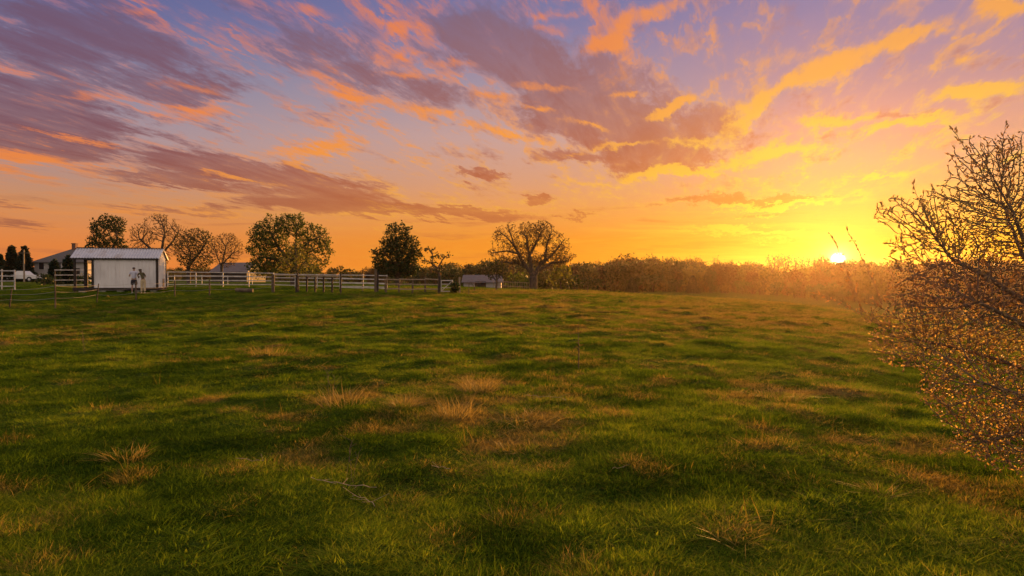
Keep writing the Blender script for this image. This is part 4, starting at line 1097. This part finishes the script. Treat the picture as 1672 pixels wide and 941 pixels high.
# white pickup
tk = empty('pickup_truck', gat(36, 108) + Vector((0, 0, .0)), R(4)); tag(tk, 'white pickup truck parked left of the farmhouse behind the paddock', 'truck')
CARW = mat('white_car_paint', [(.66, .64, .62), (.74, .72, .70)], 1, .3); TYRE = mat('tyre_rubber', [(.012, .012, .012), (.02, .02, .02)], 5, .9); CHROME = mat('dull_chrome', [(.5, .5, .5), (.6, .6, .6)], 5, .3, .9)
prof = [(-2.6, .45), (2.6, .45), (2.62, .82), (2.5, 1.0), (1.35, 1.1), (.75, 1.68), (-.35, 1.72), (-.65, 1.12), (-2.6, 1.1)]
b = MB(); n_ = len(prof)
b.poly([(x, -.92 + (.14 if z > 1.2 else 0), z) for x, z in prof] + [(x, .92 - (.14 if z > 1.2 else 0), z) for x, z in prof],
       [list(range(n_))[::-1], [n_ + i for i in range(n_)]] + [[i, (i + 1) % n_, n_ + (i + 1) % n_, n_ + i] for i in range(n_)])
b.build('body', CARW, tk, bevel=.03)
for s in (-1, 1):
    y = s * .845
    MB().poly([(1.15, y, 1.14), (.72, s * .80, 1.6), (.3, s * .80, 1.62), (.3, y, 1.14)], [[0, 1, 2, 3]]).build('window', GLASS, tk)
    MB().poly([(.2, y, 1.14), (.2, s * .80, 1.62), (-.3, s * .80, 1.64), (-.45, y, 1.14)], [[0, 1, 2, 3]]).build('window', GLASS, tk)
    for x in (-1.65, 1.65):
        w = MB().bar((x, s * .72, .40), (x, s * .96, .40), .40, 18).build('wheel', TYRE, tk)
        MB().bar((x, s * .962, .40), (x, s * .975, .40), .2, 12).build('rim', CHROME, w)
    MB().box(2.6, 2.66, s * .7 - .14, s * .7 + .14, .72, .88).build('headlight', CHROME, tk)
MB().box(2.6, 2.72, -.9, .9, .46, .62).build('bumper', CHROME, tk)

# ------------------------------------------------------------------ people
SKIN = mat('skin', [(.33, .19, .13), (.38, .23, .16)], 8, .6); HAIRD = mat('dark_hair', [(.012, .008, .006), (.02, .014, .01)], 30, .6); HAIRB = mat('brown_hair', [(.05, .028, .016), (.085, .05, .028)], 30, .6)
TEE = mat('lavender_grey_tee', [(.48, .48, .60), (.58, .58, .68)], 4, .85, bump=.2); SHORTS = mat('dark_navy_shorts', [(.012, .012, .02), (.022, .02, .03)], 5, .85)
OLIVE = mat('olive_top', [(.06, .05, .02), (.10, .085, .035)], 5, .85, bump=.2); TAN = mat('tan_trousers', [(.46, .36, .20), (.58, .46, .28)], 5, .85, bump=.2); SHOE = mat('pale_shoes', [(.5, .47, .44), (.6, .57, .54)], 8, .7)
def skin(name, chains, m, parent, sub=2, root=0, extra=None):
    """chains of (x,y,z,rx[,ry]) joints; a chain whose first point repeats an earlier joint grows out of it"""
    V_, E_, Rr, key = [], [], [], {}
    for ch in chains:
        prev = None
        for p in ch:
            k = tuple(round(c, 4) for c in p[:3])
            if k in key: i = key[k]
            else:
                i = len(V_); key[k] = i; V_.append(p[:3]); Rr.append((p[3], p[4] if len(p) > 4 else p[3]))
            if prev is not None and prev != i: E_.append((prev, i))
            prev = i
    me = bpy.data.meshes.new(name); me.from_pydata(V_, E_, [])
    o = bpy.data.objects.new(name, me); COL.objects.link(o)
    sm = o.modifiers.new('s', 'SKIN'); sm.use_smooth_shade = True
    for i, d in enumerate(me.skin_vertices[0].data): d.radius = Rr[i]; d.use_root = (i == root)
    ss = o.modifiers.new('u', 'SUBSURF'); ss.levels = sub; ss.render_levels = sub
    bpy.context.view_layer.update()
    nm = bpy.data.meshes.new_from_object(o.evaluated_get(bpy.context.evaluated_depsgraph_get()))
    bpy.data.objects.remove(o); bpy.data.meshes.remove(me)
    nm.name = name
    return link(name, nm, m, parent, smooth=True)
def hand(w, d, up, s=1.0):
    """five finger chains from the wrist w along d; thumb leaves the side of the palm"""
    w, d = Vector(w), Vector(d).normalized(); up = Vector(up); side = d.cross(up).normalized(); nrm_ = side.cross(d)
    ch = []; palm = w + d * .06 * s
    ch.append([(*w, .026, .02), (*palm, .034, .018), (*(palm + d * .035 * s), .034, .014)])
    for i, ln in enumerate((.072, .08, .075, .058)):
        o_ = side * (.027 - .018 * i) * s; a0 = palm + d * .035 * s
        a1 = a0 + o_ + d * ln * .5 * s; a2 = a1 + (d * .8 - nrm_ * .6) * ln * .5 * s
        ch.append([(*(palm + d * .035 * s), .034, .014), (*a1, .0085), (*a2, .007)])
    th = palm + side * .04 * s + d * .02 * s
    ch.append([(*palm, .034, .018), (*th, .011), (*(th + d * .04 * s - nrm_ * .01), .008)])
    return ch
def head_bits(parent, c, f, hair, long_=False, r=.1):
    """nose, ears, eyes, mouth and hair round the head centre c facing f"""
    c, f = Vector(c), Vector(f).normalized(); s = f.cross(Vector((0, 0, 1))).normalized()
    m = MB().bar(c + f * .088 + Vector((0, 0, .0)), c + f * .112 + Vector((0, 0, -.025)), .008, 6, r2=.014).build('nose', SKIN, parent, smooth=True)
    for q in (-1, 1):
        MB().bar(c + s * q * .075 + Vector((0, 0, -.03)), c + s * q * .09 + Vector((0, 0, .02)), .012, 6, r2=.016).build('ear', SKIN, parent, smooth=True)
        MB().bar(c + f * .078 + s * q * .032 + Vector((0, 0, .012)), c + f * .092 + s * q * .032 + Vector((0, 0, .012)), .011, 8).build('eye', HAIRD, parent)
    MB().bar(c + f * .088 + s * -.022 + Vector((0, 0, -.055)), c + f * .088 + s * .022 + Vector((0, 0, -.055)), .006, 6).build('mouth', BRICK, parent)
    hc = [[(*(c - f * .03 + Vector((0, 0, -.03))), .082, .08), (*(c - f * .018 + Vector((0, 0, .045))), .098, .094), (*(c - f * .01 + Vector((0, 0, .085))), .06, .06)]]
    if long_: hc.append([(*(c - f * .03 + Vector((0, 0, -.03))), .082, .08), (*(c - f * .075 + Vector((0, 0, -.12))), .075, .05), (*(c - f * .09 + Vector((0, 0, -.26))), .05, .035)])
    skin('hair', hc, hair, parent, 2)

def shed_pt(px, dist): # a point in front of the shed wall, on the ground
    Y = 47 - .0; 
    return gat(px, dist)
m1 = empty('person', gat(218.8, 45.2)); m1.rotation_euler = (0, 0, R(8))
tag(m1, 'person seen from behind in lavender grey t-shirt and dark shorts before the shed', 'person')
P0 = (0, 0, .93, .145, .105)
hw = [(-.33, .19, 1.14), (.20, .20, 1.06)]
body = [[P0, (0, 0, 1.08, .13, .09), (0, 0, 1.27, .15, .1), (0, .0, 1.40, .13, .085), (0, .0, 1.48, .052), (0, .01, 1.54, .056), (0, .015, 1.62, .082, .09), (0, .012, 1.68, .07, .08)]]
for s, w_ in ((-1, hw[0]), (1, hw[1])):
    el = (s * .27, -.06, 1.13)
    body.append([(0, 0, 1.40, .13, .085), (s * .15, 0, 1.41, .062), (s * .20, 0, 1.39, .055), (*el, .038), (*w_, .026)])
    body += hand(w_, (Vector(w_) - Vector(el)), (0, 0, 1))
    body.append([P0, (s * .095, 0, .85, .088), (s * .11, .015, .50, .055), (s * .115, -.01, .34, .056), (s * .12, 0, .09, .036), (s * .125, .02, .035, .04, .03), (s * .14, .16, .03, .035, .025)])
skin('body', body, SKIN, m1, 1)
top = [[(0, 0, .92, .158, .118), (0, 0, 1.08, .15, .11), (0, 0, 1.27, .165, .115), (0, 0, 1.40, .148, .10), (0, 0, 1.455, .07)]]
for s in (-1, 1): top.append([(0, 0, 1.40, .148, .10), (s * .16, 0, 1.405, .078), (s * .215, -.01, 1.33, .07), (s * .245, -.04, 1.22, .062)])
skin('t_shirt', top, TEE, m1, 2)
sh_ = [[(0, 0, .95, .152, .115), (0, 0, .86, .15, .11)]]
for s in (-1, 1): sh_.append([(0, 0, .86, .15, .11), (s * .10, 0, .76, .11), (s * .118, .01, .54, .098)])
skin('shorts', sh_, SHORTS, m1, 2)
for s in (-1, 1): skin('shoe', [[(s * .122, -.05, .05, .045, .045), (s * .13, .06, .045, .05, .04), (s * .142, .19, .035, .042, .03)]], SHOE, m1, 2)
head_bits(m1, (0, .015, 1.63), (0, 1, 0), HAIRD)

m2 = empty('person', gat(232, 45.1)); m2.rotation_euler = (0, 0, R(20))
tag(m2, 'person with long brown hair, olive top and tan trousers leaning toward the one in shorts', 'person')
P0 = (.06, 0, .90, .13, .11)
body = [[P0, (.05, 0, 1.03, .11, .085), (.0, .03, 1.20, .125, .09), (-.05, .05, 1.32, .11, .08), (-.09, .06, 1.39, .045), (-.11, .07, 1.44, .05), (-.13, .09, 1.52, .076, .082), (-.135, .09, 1.58, .062, .07)]]
w1, w2_ = (-.20, .22, 1.10), (.06, .30, 1.12)
for s, sx_, el, w_ in ((-1, -.16, (-.27, .04, 1.13), w1), (1, .07, (.20, .06, 1.06), w2_)):
    body.append([(-.05, .05, 1.32, .11, .08), (sx_ + s * .02, .05, 1.33, .052), (sx_ + s * .06, .05, 1.30, .046), (*el, .034), (*w_, .023)])
    body += hand(w_, (Vector(w_) - Vector(el)), (0, 0, 1), .92)
for s in (-1, 1):
    body.append([P0, (.06 + s * .075, 0, .82, .085), (.06 + s * .08, .02, .48, .052), (.06 + s * .085, -.01, .33, .05), (.06 + s * .09, 0, .09, .033), (.06 + s * .09, .02, .035, .036, .028), (.06 + s * .1, .14, .03, .03, .022)])
skin('body', body, SKIN, m2, 1)
top = [[(.055, 0, .93, .145, .12), (.05, 0, 1.04, .128, .10), (.0, .03, 1.20, .14, .105), (-.05, .05, 1.32, .125, .093), (-.08, .06, 1.37, .06)],
       [(-.05, .05, 1.32, .125, .093), (-.17, .05, 1.325, .062), (-.225, .05, 1.24, .054), (-.262, .045, 1.16, .047)], [(-.05, .05, 1.32, .125, .093), (.08, .05, 1.325, .062), (.14, .052, 1.24, .054), (.185, .058, 1.12, .047)]]
skin('top', top, OLIVE, m2, 2)
tr_ = [[(.06, 0, .97, .135, .112), (.06, 0, .86, .14, .118)]]
for s in (-1, 1): tr_.append([(.06, 0, .86, .14, .118), (.06 + s * .08, 0, .76, .098), (.06 + s * .085, .015, .48, .078), (.06 + s * .09, 0, .10, .072)])
skin('trousers', tr_, TAN, m2, 2)
for s in (-1, 1): skin('shoe', [[(.06 + s * .09, -.05, .045, .04, .04), (.06 + s * .095, .05, .04, .044, .036), (.06 + s * .10, .16, .03, .036, .026)]], SHOE, m2, 2)
head_bits(m2, (-.13, .09, 1.53), (-.55, .8, -.15), HAIRB, True)

# ------------------------------------------------------------------ budding tree on the right
bt = empty('budding_tree', (0, 0, 0)); tag(bt, 'spreading multi-stemmed tree full of fresh buds filling the right edge of the view', 'tree')
Yb = 6.1; kb = Yb / FPX; gb = gat(1745, Yb); bt.location = gb
rowg = HOR + (EYE - gb.z) / kb
def LB(px, py, dy=0.0): return ((px - 1745) * kb, dy, (rowg - py) * kb)
limbs = [[LB(1745, rowg + 15), LB(1740, 700), LB(1728, 600), LB(1715, 520)],
         [LB(1715, 520), LB(1668, 420, -.1), LB(1630, 345, -.15)],
         [LB(1715, 520), LB(1640, 462, .1), LB(1575, 420, .2)],
         [LB(1715, 520), LB(1690, 400, .2), LB(1672, 320, .3)],
         [LB(1722, 560), LB(1630, 520, -.2), LB(1545, 485, -.3)],
         [LB(1730, 620), LB(1620, 580, .25), LB(1545, 562, .4)],
         [LB(1735, 660), LB(1640, 640, -.3), LB(1540, 610, -.5)],
         [LB(1740, 720), LB(1660, 700, -.1), LB(1580, 715, -.2)],
         [LB(1728, 600), LB(1650, 585, -.5), LB(1600, 540, -.8)],
         [LB(1715, 520), LB(1740, 400), LB(1780, 280, .1)], [LB(1722, 560), LB(1800, 470, .2), LB(1880, 380, .3)], [LB(1730, 620), LB(1830, 580, -.2), LB(1930, 520, -.3)], [LB(1728, 600), LB(1760, 520, .6), LB(1780, 430, .9)]]
env = []
for (px_, py_, rx_, ry_, dy_, wgt) in [(1665, 300, 85, 85, 0, 1.1), (1600, 360, 110, 75, .1, 1.1), (1540, 420, 90, 60, 0, .9), (1590, 500, 120, 80, 0, 1.2), (1530, 560, 95, 60, .1, 1), (1610, 640, 110, 75, -.1, 1.0), (1640, 710, 95, 60, -.2, 1.15),
        (1700, 450, 90, 140, .2, .8), (1740, 640, 90, 130, -.2, 1.1), (1800, 420, 120, 150, 0, .5), (1850, 600, 130, 150, 0, .5), (1575, 265, 30, 40, -.1, 1), (1480, 345, 35, 28, .15, 1.3), (1470, 510, 50, 35, .1, .8)]:
    c = LB(px_, py_, dy_); env.append((*c, rx_ * kb, max(.32, rx_ * kb * .85), ry_ * kb, wgt))
pos, par = colonize(limbs, env, 16000, .034, .6, .043, (-.14, 0, .38), 91, .09, 140, .1)
print('BUSH', len(pos))
r, kids = radii(pos, par, .0031, .062, 2.0)
v, f = wood_mesh('trunk', pos, par, r, 4, 9, .012)
link('trunk', np_mesh('trunk', v, f), mat('bark_budding_tree', [(.08, .052, .034), (.14, .095, .062), (.21, .155, .105)], 30, .85, bump=.4), bt, smooth=True)
# a few long lone shoots that reach out past the crown
SH, SR = [], []
budP, budD = [], []
for pts_ in ([(1450, 520, .45), (1420, 440, .4), (1385, 378, .35)], [(1470, 500, .3), (1440, 420, .3), (1410, 375, .3)], [(1500, 480, 0), (1474, 420, 0), (1470, 372, 0)], [(1500, 545, .5), (1440, 505, .5), (1372, 482, .5)],
             [(1520, 560, .1), (1460, 545, .1), (1400, 505, .1)], [(1560, 400, .1), (1515, 352, .1), (1502, 300, .1)], [(1600, 300, -.1), (1560, 255, -.15), (1534, 216, -.15)], [(1625, 290, 0), (1632, 245, 0), (1640, 202, 0)],
             [(1645, 300, .1), (1655, 260, .1), (1662, 228, .1)], [(1540, 610, -.4), (1490, 600, -.4), (1440, 560, -.4)], [(1600, 700, -.2), (1560, 705, -.2), (1520, 728, -.2)]):
    C = [Vector(LB(*p)) for p in pts_]; prev = C[0]; shoots = MB()
    for q in range(1, 15):
        t_ = q / 14; c_ = C[0] * (1 - t_) ** 2 + C[1] * 2 * t_ * (1 - t_) + C[2] * t_ * t_
        c_ += Vector((rng.normal(0, .004), rng.normal(0, .004), rng.normal(0, .004)))
        shoots.bar(prev, c_, .0042 * (1 - .6 * t_), 5, r2=.0042 * (1 - .6 * (t_ + .07)), cap=False)
        d_ = (c_ - prev).normalized()
        if q > 2:
            for _ in range(2 if rng.uniform() < .5 else 1):
                dd = (d_ + Vector(rng.normal(0, .7, 3)) + Vector((0, 0, .4))).normalized()
                ln = rng.uniform(.01, .05) * (1.2 - t_)
                shoots.bar(c_, c_ + dd * ln, .002, 4, r2=.0013, cap=False); budP.append(c_ + dd * ln); budD.append(dd)
        prev = c_
    budP.append(prev); budD.append(d_)
    shoots.build('shoot', bpy.data.materials['bark_budding_tree'], bt)
def buds(P, D_, ln, wd, seed):
    g = np.random.default_rng(seed); n = len(P)
    D_ = D_ + g.normal(0, .25, (n, 3)); D_[:, 2] += .25; D_ /= np.linalg.norm(D_, axis=1)[:, None]
    u = np.cross(D_, g.normal(size=(n, 3))); u /= np.linalg.norm(u, axis=1)[:, None]; w = np.cross(D_, u)
    l = ln * g.uniform(.5, 1.4, n)[:, None]; q = wd * g.uniform(.6, 1.3, n)[:, None]
    m_ = P + D_ * l * .42
    v = np.stack([P, m_ + u * q, m_ + w * q, m_ - u * q, m_ - w * q, P + D_ * l], 1).reshape(-1, 3)
    b_ = np.arange(n)[:, None] * 6
    f = np.concatenate([b_ + np.array(t_)[None] for t_ in ((0, 2, 1), (0, 3, 2), (0, 4, 3), (0, 1, 4), (5, 1, 2), (5, 2, 3), (5, 3, 4), (5, 4, 1))])
    return v, f
g = np.random.default_rng(3)
idx = np.where((r < .0052) & (np.arange(len(r)) > 0))[0]
tipm = kids[idx] == 0
low = np.clip((LB(0, 480)[2] - pos[idx][:, 2]) / .8, 0, 1)
keep = tipm | (g.uniform(0, 1, len(idx)) < .25 + .3 * low)
idx = idx[keep]
D_ = pos[idx] - pos[par[idx]]; D_ /= np.linalg.norm(D_, axis=1)[:, None]
side = g.normal(0, .6, D_.shape) * (kids[idx] > 0)[:, None]
D_ = D_ + side; D_ /= np.linalg.norm(D_, axis=1)[:, None]
BUD = leafmat('bud_scales', [(.28, .20, .10), (.46, .35, .18), (.62, .53, .33)], .62, .5)
v, q = buds(np.concatenate([pos[idx], np.array(budP)]), np.concatenate([D_, np.array(budD)]), .042, .0085, 8)
o = link('buds', np_mesh('buds', v, [q]), BUD, bt); o['kind'] = 'stuff'
low2 = np.where((r < .0052) & (pos[:, 2] < LB(0, 500)[2]) & (np.arange(len(r)) > 0))[0]
low2 = low2[g.uniform(0, 1, len(low2)) < .85]
P_ = pos[low2] + g.normal(0, .001, (len(low2), 3)); D2 = pos[low2] - pos[par[low2]]; D2 /= np.linalg.norm(D2, axis=1)[:, None]
v, q = leaf_quads(P_, .0145, 5, up=.2, dirs=D2, aspect=1.9)
LEAFP = leafmat('young_copper_leaf', [(.30, .21, .08), (.42, .32, .14), (.54, .44, .22)], .65)
o = link('young_leaves', np_mesh('young_leaves', v, [q]), LEAFP, bt); o['kind'] = 'stuff'

# ------------------------------------------------------------------ things lying and standing in the pasture
STRAW = leafmat('straw', [(.18, .13, .035), (.32, .25, .07), (.46, .37, .12)], .4)
def tussock(px, py, n, rad, h, lean, label, seed, curl=.7):
    p = on_ground(px, py); me = blade_tuft('dry_tussock', n, rad, h, .0055, lean, seed, curl)
    o = link('dry_tussock', me, STRAW, loc=p); tag(o, label, 'grass tuft', 'straw tufts in the pasture'); return o
tussock(780, 640, 420, .26, .30, .75, 'biggest rounded tuft of yellow straw, in the middle of the pasture', 1)
tussock(660, 668, 240, .16, .24, .8, 'small upright straw tuft left of the bare flattened patch', 2)
tussock(742, 684, 200, .22, .32, .6, 'loose straw tuft rising from the bare flattened patch', 3, .3)
tussock(560, 662, 160, .34, .34, .9, 'thin spreading straw tuft beside the long fallen stems', 4, .4)
tussock(440, 580, 110, .42, .30, .5, 'tall pale straw clump in the left half of the pasture', 5, .3)
tussock(1272, 650, 260, .40, .2, .9, 'low wide straw tuft toward the budding tree', 6)
tussock(208, 752, 120, .18, .17, .8, 'reddish straw tuft in the dark grass on the left', 7)
tussock(1440, 812, 90, .09, .13, 1.3, 'starry straw tuft low on the right below the budding tree', 8, .4)
tussock(835, 856, 110, .10, .10, 1.2, 'small flat straw tuft near the bottom middle', 9)
tussock(1190, 885, 60, .10, .13, .9, 'few pale straw blades near the bottom right of centre', 10, .4)
tussock(640, 530, 60, .5, .34, .5, 'tall wispy straw clump below the tall double post', 11, .2)
tussock(860, 692, 160, .35, .2, 1.2, 'flattened straw tuft right of the biggest rounded one', 12)
tussock(845, 735, 120, .26, .14, 1.3, 'flattened straw tuft below the middle of the pasture', 13)
def fallen(pts, r0, label, seed):
    g = random.Random(seed); P = [on_ground(*p) + Vector((0, 0, .05)) for p in pts]
    m = MB(); o_ = P[0].copy(); pr = P[0]
    for a, b in zip(P[:-1], P[1:]):
        for q in range(1, 6):
            c_ = a.lerp(b, q / 5); c_.z = zg(c_.x, c_.y) + .05 + g.uniform(-.01, .015)
            m.bar(pr - o_, c_ - o_, r0 * .45 * g.uniform(.7, 1), 5, cap=False)
            if g.random() < .45:
                e = c_ + Vector((g.uniform(-.16, .16), g.uniform(-.1, .15), g.uniform(-.02, .06)))
                m.bar(c_ - o_, e - o_, r0 * .28, 4, r2=r0 * .15, cap=False)
            pr = c_
    ob = m.build('fallen_branch', PALEW); ob.location = o_; tag(ob, label, 'branch'); return ob
fallen([(508, 790), (560, 803), (615, 806)], .009, 'long pale fallen branch lying left of the bottom middle', 1)
fallen([(575, 822), (600, 828), (612, 838)], .007, 'short fallen twig just below the long pale branch', 2)
fallen([(705, 770), (735, 776)], .006, 'short curved twig right of the long pale branch', 3)
fallen([(860, 650), (895, 655), (925, 662)], .007, 'pale stick lying right of the biggest straw tuft', 4)
fallen([(385, 757), (430, 762)], .006, 'curved pale stem lying in the dark grass on the left', 5)
fallen([(1000, 775), (1020, 774)], .006, 'short stick in the bright grass right of centre', 6)
def weed(px, py, h, label, seed):
    g = random.Random(seed); m = MB(); p = on_ground(px, py)
    for s in range(3):
        a = Vector((g.uniform(-.05, .05), g.uniform(-.05, .05), 0)); d = Vector((g.uniform(-.25, .25), g.uniform(-.1, .1), 1)); pr = a
        for q in range(1, 7):
            c_ = a + d * h * q / 6 * (1 - .15 * s) + Vector((g.uniform(-.01, .01), 0, 0)); m.bar(pr, c_, .0022, 4, r2=.002, cap=False); pr = c_
            if q > 2: m.bar(c_, c_ + Vector((g.uniform(-.1, .1), g.uniform(-.05, .05), g.uniform(.03, .1))), .0022, 4, cap=False)
    o = m.build('dead_weed', OLDW); o.location = p; tag(o, label, 'weed'); return o
weed(570, 790, .38, 'dead branching weed standing over the long pale branch', 1)
weed(538, 655, .5, 'dead weed stems left of the thin spreading straw tuft', 2)
weed(138, 580, .6, 'dead weed stem standing alone on the left of the pasture', 3)
